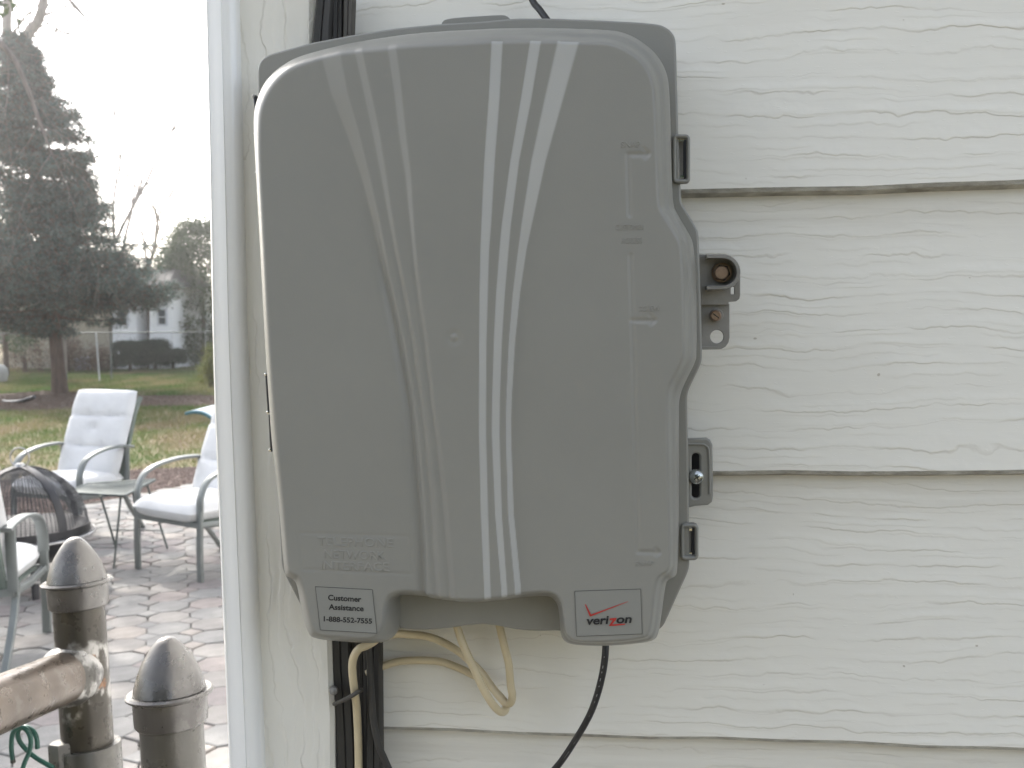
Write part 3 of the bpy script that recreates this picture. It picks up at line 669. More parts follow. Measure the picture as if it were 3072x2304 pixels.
def poly_print(pts, m, name, parent, Y=YT):
    q = np.array([U(x, y, Y-.0001) for x, y in pts]); n = len(q); qb = q.copy(); qb[:, 1] = Y
    return mesh_obj(name, np.r_[q, qb], [tuple(range(n))]+[(i, (i+1) % n, n+(i+1) % n, n+i) for i in range(n)], m, parent, smooth=0)
mb = MB()
for pts in ([(1754.5, 1813), (1757, 1812.5), (1774, 1845), (1770.5, 1850), (1768, 1846)], [(1770.5, 1850), (1772, 1844), (1884, 1804), (1884.5, 1805)],
            [(1830, 1855), (1850, 1853.5), (1848, 1859), (1836.5, 1873), (1827, 1877), (1838.5, 1860.5), (1828.5, 1861)], [(1827, 1877), (1836.5, 1873), (1876, 1871), (1875, 1874), (1845, 1877.5), (1826.5, 1878)]):
    q = [U(x, y, YT-.0001) for x, y in pts]; mb.add(q, [tuple(range(len(q)))])
build(mb, 'logo_mark', 'ink_red', lab2, smooth=0)

# latch loops on the right, with bright clips inside
def rrect(x0, y0, x1, y1, r, n=6):
    out = []
    for cx, cy, a in ((x1-r, y0+r, -90), (x1-r, y1-r, 0), (x0+r, y1-r, 90), (x0+r, y0+r, 180)):
        for k in range(n+1): out.append((cx+r*math.cos(R(a+90*k/n)), cy+r*math.sin(R(a+90*k/n))))
    return out
for (xa, ya, xb, yb) in ((2032, 402, 2071, 550), (2056, 1571, 2096, 1682)):
    lt = plate('latch_loop', [rrect(xa-14, ya, xb, yb, 14), rrect(xa-3, ya+12, xb-11, yb-13, 5)], -.058, .006, PL, box, bevel=.0013, label='upper latch loop' if ya < 1000 else 'lower latch loop')
    mb = MB(); A = U(xa+2, ya+20, -.05); Bq = U(xa+17, yb-20, -.05); mb.box((A[0], -.05, Bq[2]), (Bq[0], -.046, A[2])); build(mb, 'latch_clip', 'bracket_steel', lt)
    mb = MB(); A = U(xa+2, ya+15, -.053); Bq = U(xa+20, ya+21, -.053); mb.box((A[0], -.053, Bq[2]), (Bq[0], -.048, A[2])); build(mb, 'latch_pin', 'chrome', lt); mb = MB()
    A = U(xa+2, yb-24, -.053); Bq = U(xa+20, yb-17, -.053); mb.box((A[0], -.053, Bq[2]), (Bq[0], -.048, A[2])); build(mb, 'latch_pin', 'chrome', lt)
    mb = MB(); A = U(xa+10, ya+14, -.042); Bq = U(xb-6, yb-14, -.042); mb.box((A[0], -.042, Bq[2]), (Bq[0], -.038, A[2])); build(mb, 'latch_gap', 'dark_hole', lt)

# lock bracket: bolt collar plate above a tab with screw and hole
def circ(x, y, r, n=28): return [(x+r*math.cos(2*math.pi*i/n), y+r*math.sin(2*math.pi*i/n)) for i in range(n)]
lockp = plate('lock_plate', [[(2088, 764), (2160, 763), (2185, 766), (2205, 778), (2218, 797), (2221, 815), (2221, 885), (2218, 897), (2208, 904), (2186, 906), (2187, 914), (2088, 916)], rrect(2193, 860, 2203, 883, 3)], -.040, .003, 'bracket_steel', box, bevel=.0005)
arc = [U(2118, 771, -.047)]+[U(2166+46*math.cos(R(a)), 817+46*math.sin(R(a)), -.047) for a in range(-90, 91, 12)]+[U(2118, 864, -.047)]
mb = MB(); mb.flat([(p[0], -.047, p[2]) for p in arc], .014, .0030, side=(0, 1, 0)); build(mb, 'bolt_collar', 'bracket_steel', lockp, smooth=50)
mb = MB(); cyl_y(mb, 2166, 818, .0068, -.0425, -.039, 32); build(mb, 'washer', 'copper_bolt', lockp)
mb = MB(); cyl_y(mb, 2166, 818, .0057, -.0455, -.042, 6, .0006); build(mb, 'bolt_recess', 'fire_black', lockp)
mb = MB(); cyl_y(mb, 2165, 818, .0047, -.050, -.044, 32, .0007); build(mb, 'bolt', 'copper_bolt', lockp)
tab = plate('screw_tab', [[(2088, 911), (2189, 911), (2189, 1012), (2186, 1027), (2177, 1040), (2164, 1047), (2150, 1048.5), (2088, 1049)], circ(2151, 1010, 20)], -.036, .003, 'bracket_steel', box, bevel=.0005)
mb = MB(); A = U(2088, 1040, -.038); Bq = U(2151, 1048, -.038); mb.box((A[0], -.0385, Bq[2]), (Bq[0], -.036, A[2])); build(mb, 'tab_lip', 'box_plastic', tab)
mb = MB(); cyl_y(mb, 2150, 946, .0046, -.0375, -.035, 28); build(mb, 'washer', 'bracket_steel', tab)
mb = MB(); cyl_y(mb, 2148, 947, .0037, -.044, -.037, 28, .0008); build(mb, 'screw', 'copper_bolt', tab)
mb = MB(); a, b = U(2139, 940, -.0442), U(2157, 954, -.0442); mb.tube([a, b], .00035, 4); build(mb, 'screw_slot', 'groove_grey', tab)
# mounting ear with slotted hole
ear = plate('mounting_ear', [[(2050, 1316), (2120, 1314), (2131, 1320), (2138, 1334), (2139, 1400), (2140, 1490), (2136, 1507), (2124, 1516), (2085, 1519), (2066, 1524), (2050, 1530)], rrect(2075.5, 1360, 2099, 1495, 11)], -.030, .005, PL, box, bevel=.0014)
ring = [(2056, 1333), (2105, 1333), (2118, 1338), (2126, 1350), (2128, 1400), (2129, 1480)]
mb = MB(); mb.tube(spline([U(x, y, -.0305) for x, y in ring], 5), .0008, 6); build(mb, 'ear_rib', PL, ear)
mb = MB(); A = U(2068, 1350, -.012); Bq = U(2106, 1505, -.012); mb.box((A[0], -.014, Bq[2]), (Bq[0], -.002, A[2])); build(mb, 'slot_gap', 'dark_hole', ear)
cs = U(2090, 1431, -.034); mb = MB(); rsc = .0051
mb.lathe([(0, .0026), (rsc*.35, .0025), (rsc*.7, .0018), (rsc*.93, .0008), (rsc, 0), (rsc, -.004)], (cs[0], -.034, cs[2]), axis=(0, -1, 0), n=32); build(mb, 'mounting_screw', 'zinc', ear)
mb = MB()
for a in (35, 125):
    d = np.array([math.cos(R(a)), 0, math.sin(R(a))])*.0024; q = np.array([cs[0], -.0366, cs[2]]); mb.flat([q-d, q+d], .0008, .0005, side=(-d[2], 0, d[0]))
build(mb, 'screw_cross', 'groove_grey', ear)
# hinge side: pins and knuckles along the left edge
hy = -.064
for (pts, dots) in (([(763, 290), (767, 345)], [(763, 290)]), ([(799, 1124), (806, 1236)], [(799.5, 1123), (806, 1237)]), ([(809, 1244), (814, 1354)], [(812, 1350)])):
    hg = build(MB().tube([U(x+4, y, hy) for x, y in pts], .0017, 12), 'hinge', 'fire_black', box)
    for x, y in dots:
        q = U(x, y, hy); build(MB().lathe([(0, -.0014), (.0015, -.001), (.0017, 0), (.0015, .001), (0, .0014)], q, n=14), 'hinge_knob', PL if pts[0][0] < 770 else 'chrome', hg)
for x, y in ((762.5, 402), (767, 518)):
    q = U(x, y, hy); build(MB().lathe([(0, -.0007), (.0007, 0), (0, .0007)], q, n=10), 'hinge_knob', 'chrome', box)

# ================================================================== CABLES
def cable(name, pts, r, m, label, cat, Ys, n=10, **kw):
    P = [U(x, y, Y) for (x, y), Y in zip(pts, Ys)]
    return build(MB().tube(spline(P, 8), r, n), name, m, label=label, cat=cat, **kw)
o = cable('cable', [(1560, -90), (1597, 0), (1618, 28), (1640, 58), (1665, 92)], .0024, 'black_rubber', 'black cable coming down to the top of the grey box', 'cable', [-.008, -.012, -.018, -.022, -.026])
path = [(1812, 1890), (1817, 1937), (1813, 1989), (1805, 2034), (1792, 2084), (1774, 2134), (1751, 2179), (1726, 2220), (1697, 2265), (1667, 2304), (1600, 2375), (1500, 2440)]
Yc = [-.045, -.05, -.052, -.052, -.05, -.045, -.04, -.035, -.03, -.025, -.016, -.01]
o = cable('cable', path, .00245, 'black_rubber', 'black cable with white print curving away below the right foot of the box', 'cable', Yc)
mb = MB(); SP = spline([U(x, y, Y) for (x, y), Y in zip(path, Yc)], 40)
def arrow_marks(k0, k1, off_, wd):
    q = [p+np.array([off_[0], -.00235, off_[1]]) for p in SP[k0:k1]]; mb.flat(q, wd, .0002, side=(1, 0, .5))
for k0, ln_, wd, ox in ((62, 4, .0004, -.0006), (84, 8, .0005, -.0007), (100, 5, .0005, -.0008), (118, 8, .0005, -.0008), (136, 4, .0006, -.0006), (156, 7, .0005, -.0004), (172, 6, .0006, -.0004), (188, 7, .0005, -.0002), (206, 6, .0007, -.0002), (232, 14, .0006, 0), (262, 26, .0008, .0002), (306, 26, .0008, .0002), (350, 30, .0008, .0002)):
    arrow_marks(k0, k0+ln_, (ox, 0), wd)
build(mb, 'printed_marks', 'print_white', o, smooth=0)
cr = .00285
cA = [(1110, 1935), (1150, 1912), (1195, 1902), (1227, 1903.5), (1274, 1908), (1321, 1923), (1369, 1950), (1401, 1976), (1442, 2015), (1470, 2053), (1499, 2091), (1520, 2111), (1533, 2106), (1537, 2085), (1532, 2056), (1526, 1992), (1512, 1935), (1497, 1870), (1490, 1830)]
yA = [-.012, -.016, -.02, -.022, -.024, -.024, -.024, -.024, -.024, -.026, -.03, -.032, -.034, -.036, -.036, -.036, -.036, -.034, -.034]
cable('cable', cA, cr, 'cream_jacket', 'cream cable whose far end rises behind the middle of the box', 'cable', yA, 14)
cB = [(1366, 1840), (1372, 1882), (1394, 1945), (1423, 2008), (1451, 2068), (1480, 2115), (1503, 2136), (1517, 2128), (1514, 2106), (1490, 2078), (1455, 2044), (1404, 2017), (1369, 2001), (1321, 1985), (1258, 1981), (1195, 1985), (1141, 2002), (1100, 2020)]
yB = [-.048, -.050, -.052, -.052, -.050, -.046, -.040, -.032, -.020, -.012, -.009, -.007, -.006, -.006, -.006, -.006, -.008, -.008]
cable('cable', cB, cr, 'cream_jacket', 'cream cable in front, bending at its lowest point back along the siding', 'cable', yB, 14)
cC = [(1150, 1900), (1120, 1925), (1097, 1938), (1078, 1946), (1063, 1967), (1057, 1995), (1059, 2036), (1065, 2083), (1070, 2124), (1074, 2206), (1076, 2304), (1076, 2420)]
cable('cable', cC, .0030, 'cream_jacket', 'cream cable looping down between the two black conduits', 'cable', [-.02, -.028, -.032, -.034, -.034, -.033, -.031, -.028, -.022, -.016, -.014, -.014], 14)
def strip(name, segs, Y, th, m, label, ribs=0):
    """flat-sided conduit given by left/right edges (pixels) going down"""
    mb = MB()
    q = []
    prof = [(0, .4), (0, -.3), (.12, -.5), (.45, -.42), (.5, -.30), (.55, -.42), (.88, -.5), (1, -.3), (1, .4)]
    for (xl, xr, y) in segs:
        A, B = U(xl, y, Y-th/2), U(xr, y, Y-th/2)
        q += [(A[0]+(B[0]-A[0])*u, Y+th*v, A[2]) for u, v in prof]
    n = len(prof); mb.add(q, [(k*n+i, k*n+i+1, (k+1)*n+i+1, (k+1)*n+i) for k in range(len(segs)-1) for i in range(n-1)])
    return build(mb, name, m, smooth=40, label=label, cat='conduit')
strip('conduit', [(988, 1050, 1880), (991, 1052, 2000), (1000, 1058, 2110), (1006, 1064, 2230), (1009, 1066, 2310), (1012, 1068, 2420)], -.004, .009, 'conduit_black', 'dark flat conduit nearest the corner board below the box')
strip('conduit', [(1096, 1139, 1880), (1097, 1140, 2000), (1098, 1141, 2110), (1098, 1143, 2310), (1099, 1144, 2420)], -.013, .012, 'conduit_black', 'rightmost black conduit below the left foot of the box')
strip('conduit', [(1074, 1100, 1880), (1076, 1100, 2000), (1078, 1102, 2310), (1080, 1104, 2420)], -.006, .006, 'conduit_black', 'narrow black conduit between the cream cable and the right-hand conduit')
strip('conduit', [(1040, 1078, 1880), (1044, 1080, 2000), (1052, 1084, 2310), (1054, 1086, 2420)], -.0025, .003, 'conduit_brown', 'thin brown strip at the back of the conduits below the box')
strip('conduit', [(948, 998, -60), (946, 997, 0), (938, 992, 70), (931, 990, 140), (928, 990, 220)], -.014, .010, 'conduit_black', 'left-hand dark conduit above the box beside the corner board')
strip('conduit', [(999, 1030, -60), (998, 1028, 0), (996, 1028, 90), (994, 1026, 200)], -.010, .008, 'conduit_black', 'middle dark conduit above the box')
strip('conduit', [(1030, 1060, -60), (1029, 1059, 0), (1028, 1056, 90), (1026, 1052, 200)], -.012, .010, 'conduit_brown', 'right-hand brownish conduit above the box, against the siding')
cable('cable', [(1105, 1905), (1110, 2000), (1115, 2096), (1121, 2165), (1135, 2233), (1152, 2274), (1175, 2325), (1215, 2400)], .0026, 'conduit_black', 'thin dark cable leaving the right-hand conduit at the bottom', 'cable', [-.024]*3+[-.024, -.024, -.022, -.02, -.015])
mb = MB(); mb.tube(spline([U(1003, 2112, -.014), U(1025, 2103, -.026), U(1055, 2088, -.036), U(1075, 2075, -.036), U(1085, 2070, -.024)], 6), .0016, 8)
build(mb, 'cable_tie', 'conduit_brown', label='dark tie strapped round the cream cable and conduit', cat='cable tie')
mb = MB(); q = U(1001, 2072, -.016); mb.lathe([(0, .004), (.0028, .003), (.0034, 0), (.003, -.006)], (q[0], -.016, q[2]), axis=(.3, -1, .2), n=14)
build(mb, 'screw_head', 'bracket_steel', label='dull screw head fixing the conduit beside the corner board', cat='screw')

# ================================================================== PIPE RAIL
PD = 1.26; J = D(236, 2015, PD)
pm = pipe_mat('pipe_weld', (.105, .100, .090), (.058, .055, .05), (.33, .32, .30), (.20, .085, .03), joint=(0, 0, 0), rad=.085)
pm2 = pipe_mat('pipe_rail', (.125, .102, .082), (.08, .066, .054), (.15, .135, .12), (.2, .1, .04))
pm2.node_tree.nodes['Principled BSDF'].inputs['Metallic'].default_value = .6
pm3 = pipe_mat('pipe_plain', (.12, .116, .105), (.075, .072, .065), (.13, .125, .11), (.2, .1, .04))
pm4 = pipe_mat('cap_metal', (.165, .16, .15), (.085, .08, .077), (.21, .20, .19), (.2, .1, .04)); pm4.node_tree.nodes['Principled BSDF'].inputs['Metallic'].default_value = .72
def cap_on(parent, top, axis, r):
    k = r/.030
    prof = [(0, .0525), (.004, .0522), (.008, .0504), (.0125, .0462), (.018, .0388), (.0242, .0292), (.0294, .0178), (.0330, .006), (.0345, 0)]
    prof = [(a*k, (b+.0245)*k) for a, b in prof][::-1]
    prof = prof[:1]+prof[1:]
    rim = [(.0340*k, .0240*k), (.0395*k, .0245*k), (.0415*k, .0225*k), (.0410*k, .0205*k), (.0375*k, .0195*k), (.0352*k, .018*k), (.0345*k, -.006*k), (.0325*k, -.0085*k), (.0300*k, -.009*k)]
    build(MB().lathe(rim[::-1]+prof, top, axis, 56), 'cap', 'cap_metal', parent, smooth=50)
def post(name, x, ytop, xb, dep, r, m, label):
    T = D(x, ytop, dep); Bp = D(xb, 2304, dep); ax = (T-Bp)/np.linalg.norm(T-Bp); base = T-ax*(T[2]/ax[2])
    th = thing(name, base, label, 'fence post', 'capped pipe posts of the railing')
    build(MB().lathe([(r, 0), (r, T[2]/ax[2])], base, ax, 48), 'pipe', m, th)
    cap_on(th, T, ax, r); return th, T, ax
Tq = D(235, 1800, PD); Bq_ = D(268, 2304, PD); aq = (Tq-Bq_)/np.linalg.norm(Tq-Bq_); bq = Tq-aq*(Tq[2]/aq[2])
pmA = pipe_mat('pipe_post_weld', (.075, .067, .053), (.04, .036, .030), (.30, .29, .27), (.20, .085, .03), joint=tuple(J-bq), rad=.085)
pA, TA, axA = post('pipe_post', 235, 1800, 268, PD, .0300, pmA, 'taller weathered pipe post with domed cap, carrying the welded rail')
r2 = .0300; pB, TB, axB = post('pipe_post', 513, 2146, 522, 1.01, r2, pm3, 'shorter pipe post with smooth domed cap, closest to the house corner')
# rail leaving the taller post toward the lower left, level
ja = D(236, 2015, PD); jb = D(0, 2112, 1.11); dr = jb-ja; dr /= np.linalg.norm(dr)
rail = thing('pipe_rail', ja, 'brownish horizontal pipe rail running off the left edge from the taller post', 'railing')
build(MB().lathe([(.0306, .012), (.0306, 1.0)], ja, dr, 48), 'pipe', pm2, rail)
build(MB().lathe([(.0335, -.004), (.0375, .018), (.0372, .026), (.0335, .030), (.0306, .036)], ja, dr, 48), 'weld_saddle', pm, rail)
# clamp band and bolt on the taller post
cz = D(268, 2262, PD); th = thing('pipe_clamp', cz, 'galvanised clamp with a bolt gripping the taller post near the bottom edge', 'clamp')
build(MB().lathe([(.0305, .012), (.0365, .012), (.0372, .010), (.0372, -.05), (.0305, -.05)], cz, axA, 48), 'band', pm3, th)
q = D(190, 2262, PD-.02); mb = MB(); mb.lathe([(.0165, -.05), (.0165, .012), (.015, .0145), (0, .015)], q, axA, 6); build(mb, 'bolt_head', pm3, th)
# green coated hooks
s = 1/2.291; hp = lambda L: [D(x*s, 1580+y*s, 1.20+d_) for x, y, d_ in L]
hk = thing('hook_cord', D(60, 2240, 1.2), 'green coated wire hooks hanging under the pipe rail', 'hook')
build(MB().tube(spline(hp([(88, 1605, .0), (78, 1520, .0), (85, 1430, 0), (112, 1388, 0), (150, 1378, 0), (190, 1405, .0), (212, 1470, .0), (200, 1550, .0), (170, 1620, 0), (140, 1720, 0)]), 8), .0028, 10), 'hook', 'green_cord', hk)
build(MB().tube(spline(hp([(258, 1525, .01), (250, 1450, .01), (222, 1400, .012), (170, 1376, .014), (128, 1400, .016), (125, 1450, .018), (160, 1510, .02), (230, 1575, .02), (300, 1620, .02), (370, 1660, .02)]), 8), .0028, 10), 'hook', 'green_cord', hk)
build(MB().tube(hp([(88, 1600, 0), (90, 1622, 0)]), .0031, 10), 'hook_tip', 'conduit_brown', hk)

# ================================================================== PATIO FURNITURE
def cushion(w_, d, th, segs, tufts, n=26):
    """soft pad lying in x (width) and y (length), thickness z; seams across"""
    vs = []; fs = []
    us = np.linspace(-1, 1, n); vsn = np.linspace(-1, 1, n+10); m_ = len(vsn)
    for side in (1, -1):
        for v in vsn:
            for u in us:
                e = (1-abs(u)**7)**.5*(1-abs(v)**9)**.5
                z = th/2*e
                if side == 1:
                    for sv in segs:
                        c = sv-.035*math.cos(u*math.pi/2*1.0)*1.2
                        z -= th*.20*math.exp(-((v-c)/.045)**2)*e
                    for tu, tv in tufts: z -= th*.20*math.exp(-(((u-tu)/.13)**2+((v-tv)/.09)**2))*e
                    z += th*.035*math.sin(u*5+v*3)*e
                x = u*w_/2*(1-.025*abs(v)**6); y = v*d/2*(1-.03*abs(u)**6)
                vs.append((x, y, side*z if side == 1 else -z))
        o_ = 0 if side == 1 else m_*n
        for j in range(m_-1):
            for i in range(n-1):
                q = (o_+j*n+i, o_+j*n+i+1, o_+(j+1)*n+i+1, o_+(j+1)*n+i); fs.append(q if side == 1 else q[::-1])
    return np.array(vs), fs
def rotx(v, a): c, s_ = math.cos(a), math.sin(a); return np.c_[v[:, 0], v[:, 1]*c-v[:, 2]*s_, v[:, 1]*s_+v[:, 2]*c]
W = .30
def make_chair(label):
    th = thing('patio_chair', (0, 0, 0), label, 'patio chair', 'cushioned patio chairs')
    kw = dict(local=True)
    for sx in (-1, 1):
        x = sx*W
        arm = spline([(x, .01, .42), (x, .015, .50), (x, .06, .585), (x, .15, .63), (x, .30, .655), (x, .45, .655), (x, .56, .64)], 5)
        build(MB().flat(arm, .052, .020), 'armrest', 'chair_frame', th, **kw)
        build(MB().flat(spline([(x, 0, 0), (x, 0, .2), (x, .01, .43)], 3), .042, .026), 'leg', 'chair_frame', th, **kw)
        build(MB().flat(spline([(x, .44, .36), (x, .50, .22), (x, .60, .08), (x, .66, 0)], 4), .034, .024), 'leg', 'chair_frame', th, **kw)
        build(MB().flat([(x, .50, .645), (x, .50, .5), (x, .49, .34)], .045, .024), 'arm_post', 'chair_frame', th, **kw)
        build(MB().flat(spline([(sx*(W-.045), .46, .33), (sx*(W-.045), .56, .60), (sx*(W-.045), .66, .88), (sx*(W-.045), .73, 1.00)], 4), .028, .028), 'back_frame', 'sling', th, **kw)
        build(MB().flat([(x, .0, .335), (x, .25, .32), (x, .48, .335)], .03, .035), 'seat_rail', 'chair_frame', th, **kw)
    mb = MB(); mb.box((-W, -.005, .318), (W, .02, .352)); mb.box((-W, .47, .318), (W, .50, .352)); build(mb, 'crossbar', 'chair_frame', th, **kw)
    mb = MB(); mb.box((-W+.03, .02, .335), (W-.03, .48, .347)); build(mb, 'seat_sling', 'sling', th, **kw)
    q = [(-W+.05, .47, .36), (W-.05, .47, .36), (W-.05, .725, .985), (-W+.05, .725, .985)]
    mb = MB(); mb.add([(a_, b_+.012*k, c_) for k in (0, 1) for a_, b_, c_ in q], [(0, 1, 2, 3), (7, 6, 5, 4), (0, 4, 5, 1), (1, 5, 6, 2), (2, 6, 7, 3), (3, 7, 4, 0)]); build(mb, 'back_sling', 'sling', th, **kw)
    v, f = cushion(.57, .55, .135, (), ((-.3, 0), (.3, 0)))
    mesh_obj('seat_cushion', v+np.array([0, .225, .405]), f, 'cushion', th, local=True, smooth=70)
    v, f = cushion(.58, .70, .10, (-.28, .40), ((-.34, -.28), (.34, -.28), (-.34, .42), (.34, .42), (0, .08)))
    v = rotx(v, R(68)); mesh_obj('back_cushion', v+np.array([0, .535, .735]), f, 'cushion', th, local=True, smooth=70)
    return th
ch = make_chair('white-cushioned chair with its tall back toward the tree, left of the mesh side table')
def place(o, p, rot, s=1.): o.location = (p[0], p[1], .012); o.rotation_euler = (0, 0, rot); o.scale = (s, s, s)
def face(front_l, front_r):
    a, b = front_l, front_r; c = (a+b)/2; d = b-a; return c, math.atan2(d[1], d[0])
camdir = math.atan2(RT[1], RT[0])
# left chair: front legs near (45,*) and (247,*) px, front turned to the left
fr_ = G(240, 1640)
ang = camdir-R(20); d = np.array([math.cos(ang), math.sin(ang), 0]); c = fr_-d*W*.90
place(ch, c, ang, .92)
ch2 = copy_tree(ch); ch2['label'] = 'white-cushioned chair with a deep seat pad, half hidden by the house corner'
a_, b_ = G(417, 1712), G(600, 1752); c, an = face(a_, b_); place(ch2, c, an, .95)
ch3 = copy_tree(ch); ch3['label'] = 'nearest grey-framed chair, seen from behind at the left edge beside the fire pit'
# nearest chair: seen from behind, its right arm end-on
A_, B_q = G(142, 1903), G(55, 1993); yl = (B_q-A_)/np.linalg.norm(B_q-A_); an = math.atan2(-yl[0], yl[1])
place(ch3, A_+np.array([math.cos(an), math.sin(an), 0])*W*.93, an, .93)

# mesh side table
tb = G(340, 1711); zt = .445
A, Bq, Cc, Dd = G(199, 1478, zt), G(374, 1487, zt), G(464, 1440, zt), G(262, 1452, zt)
ctr = (A+Bq+Cc+Dd)/4
tab_ = thing('side_table', (ctr[0], ctr[1], 0), 'small folding side table with dark mesh top and thin crossed legs', 'table')
mb = MB(); cor = [A, Bq, Cc, Dd]
for p, q in zip(cor, cor[1:]+cor[:1]): mb.tube([p, q], .009, 8)
build(mb, 'top_frame', 'table_mesh', tab_)
mb = MB()
for k in range(1, 40):
    u = k/40; mb.flat([A+(Bq-A)*u, Dd+(Cc-Dd)*u], .0055, .003, side=tuple(Bq-A)); mb.flat([A+(Dd-A)*u+np.array([0, 0, .001]), Bq+(Cc-Bq)*u+np.array([0, 0, .001])], .0055, .003, side=tuple(Dd-A))
build(mb, 'mesh_top', 'table_mesh', tab_, smooth=0, kind='stuff')
L1 = G(341, 1711); L2 = G(504, 1650); L3 = G(215, 1700); L4 = G(420, 1622)
for p, q in ((D(363, 1482, 6.2), L1), (D(302, 1487, 6.1), L1+(D(363, 1482, 6.2)-L1)*.3), (D(440, 1450, 6.7), L2), (D(395, 1450, 6.8), L4)):
    build(MB().tube([p, q], .0065, 8), 'leg', 'table_mesh', tab_)
build(MB().tube([D(250, 1642, 6.3), D(345, 1643, 6.2)], .004, 6), 'stretcher', 'table_mesh', tab_); build(MB().tube([D(335, 1590, 6.4), D(490, 1592, 6.6)], .004, 6), 'stretcher', 'table_mesh', tab_)

# fire pit with a domed mesh screen
fc = D(68, 1600, 5.75); fc = np.array([fc[0], fc[1], 0.]); rd = .345
fp = thing('fire_pit', fc, 'black fire pit with domed mesh screen, ring handle and steel rim', 'fire pit')
zr = .30
build(MB().lathe([(.05, zr-.17), (.17, zr-.15), (.27, zr-.08), (.315, zr), (.305, zr), (.26, zr-.07), (.16, zr-.135), (.0, zr-.155)], fc, n=40), 'bowl', 'fire_black', fp)
build(MB().lathe([(.30, zr), (.37, zr), (.375, zr+.008), (.37, zr+.014), (.30, zr+.014)], fc, n=48), 'rim', 'fire_black', fp)
def dome(t, az, rr=rd): return fc+np.array([rr*math.cos(t)*math.cos(az), rr*math.cos(t)*math.sin(az), zr+.03+rr*1.02*math.sin(t)])
for k in range(4):
    az = R(-24+90*k); build(MB().flat([dome(R(a), az) for a in range(0, 91, 9)], .050, .008, side=(-math.sin(az), math.cos(az), 0)), 'dome_strap', 'fire_black', fp)
build(MB().lathe([(rd-.004, zr+.014), (rd+.006, zr+.014), (rd+.006, zr+.055), (rd-.004, zr+.055)], fc, n=48), 'dome_band', 'fire_black', fp)
mb = MB()
for k in range(96):
    az = 2*math.pi*k/96; mb.tube([dome(R(a), az, rd-.004) for a in range(2, 88, 12)], .002, 3, False)
for k in range(36):
    a = R(4+82*k/36); mb.tube([dome(a, 2*math.pi*j/32, rd-.004) for j in range(33)], .0018, 3, False)
build(mb, 'mesh_screen', 'fire_black', fp, smooth=0, kind='stuff')
top = dome(R(90), 0); mb = MB(); mb.tube([top+np.array([.055*math.cos(a), 0, .05+.055*math.sin(a)]) for a in np.linspace(0, 2*math.pi, 25)], .0045, 8, False); build(mb, 'ring_handle', 'fire_steel', fp)
build(MB().lathe([(0, .02), (.02, .018), (.03, 0), (.03, -.01)], top, n=20), 'handle_boss', 'fire_steel', fp)
for k in range(4):
    az = R(40+90*k); o_ = np.array([math.cos(az), math.sin(az), 0]); build(MB().flat([fc+o_*.30+np.array([0, 0, zr-.02]), fc+o_*.335+np.array([0, 0, .0])], .035, .018, side=(-o_[1], o_[0], 0)), 'leg', 'fire_black', fp)
mb = MB(); mb.tube([fc+np.array([.33*math.cos(a), .33*math.sin(a), .10]) for a in np.linspace(0, 2*math.pi, 40)], .008, 8, False); build(mb, 'base_ring', 'fire_steel', fp)
mb = MB(); mb.tube([fc+np.array([.375*math.cos(a), .375*math.sin(a), zr+.004]) for a in np.linspace(0, 2*math.pi, 48)], .007, 8, False); build(mb, 'steel_trim', 'fire_steel', fp)

# pale sling lounger whose curled top shows beside the corner
p0 = D(557, 1236, 7.6); lg = thing('lounger', (p0[0]+.35, p0[1], 0), 'pale blue sling lounger whose curled headrest pokes out beside the house corner', 'lounger')
prof = [(0, 0), (.06, .012), (.13, .004), (.20, -.035), (.27, -.10), (.34, -.20), (.42, -.34), (.50, -.46), (.62, -.50), (.80, -.50), (1.2, -.50)]
sp = spline([(p0[0]+a, 0, p0[2]+b) for a, b in prof], 5)
dv = np.array([.10, .60, 0]); mb = MB(); q = []
for p in sp: q += [(p[0], p0[1], p[2]), (p[0]+dv[0], p0[1]+dv[1], p[2]+.03), (p[0]+dv[0], p0[1]+dv[1], p[2]+.018), (p[0], p0[1], p[2]-.012)]
mb.add(q, [(k*4+i, k*4+(i+1) % 4, (k+1)*4+(i+1) % 4, (k+1)*4+i) for k in range(len(sp)-1) for i in range(4)]+[(0, 1, 2, 3)])
build(mb, 'sling', 'pale_sling', lg, smooth=50)
build(MB().tube([(p[0], p0[1]-.006, p[2]-.012) for p in sp], .012, 8), 'side_tube', 'teal_piping', lg)
build(MB().tube([(p[0]+dv[0], p0[1]+dv[1]+.006, p[2]+.018) for p in sp], .012, 8), 'side_tube', 'teal_piping', lg)
for a, b in ((.55, 0), (1.15, 0), (.55, 1), (1.15, 1)):
    build(MB().tube([(p0[0]+a+dv[0]*b, p0[1]+dv[1]*b, p0[2]-.49), (p0[0]+a+dv[0]*b, p0[1]+dv[1]*b, 0)], .012, 8), 'leg', 'chair_frame', lg)

# ================================================================== GARDEN BEYOND
def sprigs(C, n, spread, size, width=.25, droop=0.):
    """n leaf-sized triangles round every centre"""
    k = len(C); c = np.repeat(C, n, 0)+rng.normal(0, 1, (k*n, 3))*spread
    d = rng.normal(0, 1, (k*n, 3)); d[:, 2] -= droop; d /= np.linalg.norm(d, axis=1)[:, None]
    s_ = rng.normal(0, 1, (k*n, 3)); s_ = np.cross(d, s_); s_ /= np.linalg.norm(s_, axis=1)[:, None]
    L = size*rng.uniform(.6, 1.3, (k*n, 1))
    return np.stack([c-s_*L*width, c+s_*L*width, c+d*L], 1).reshape(-1, 3)
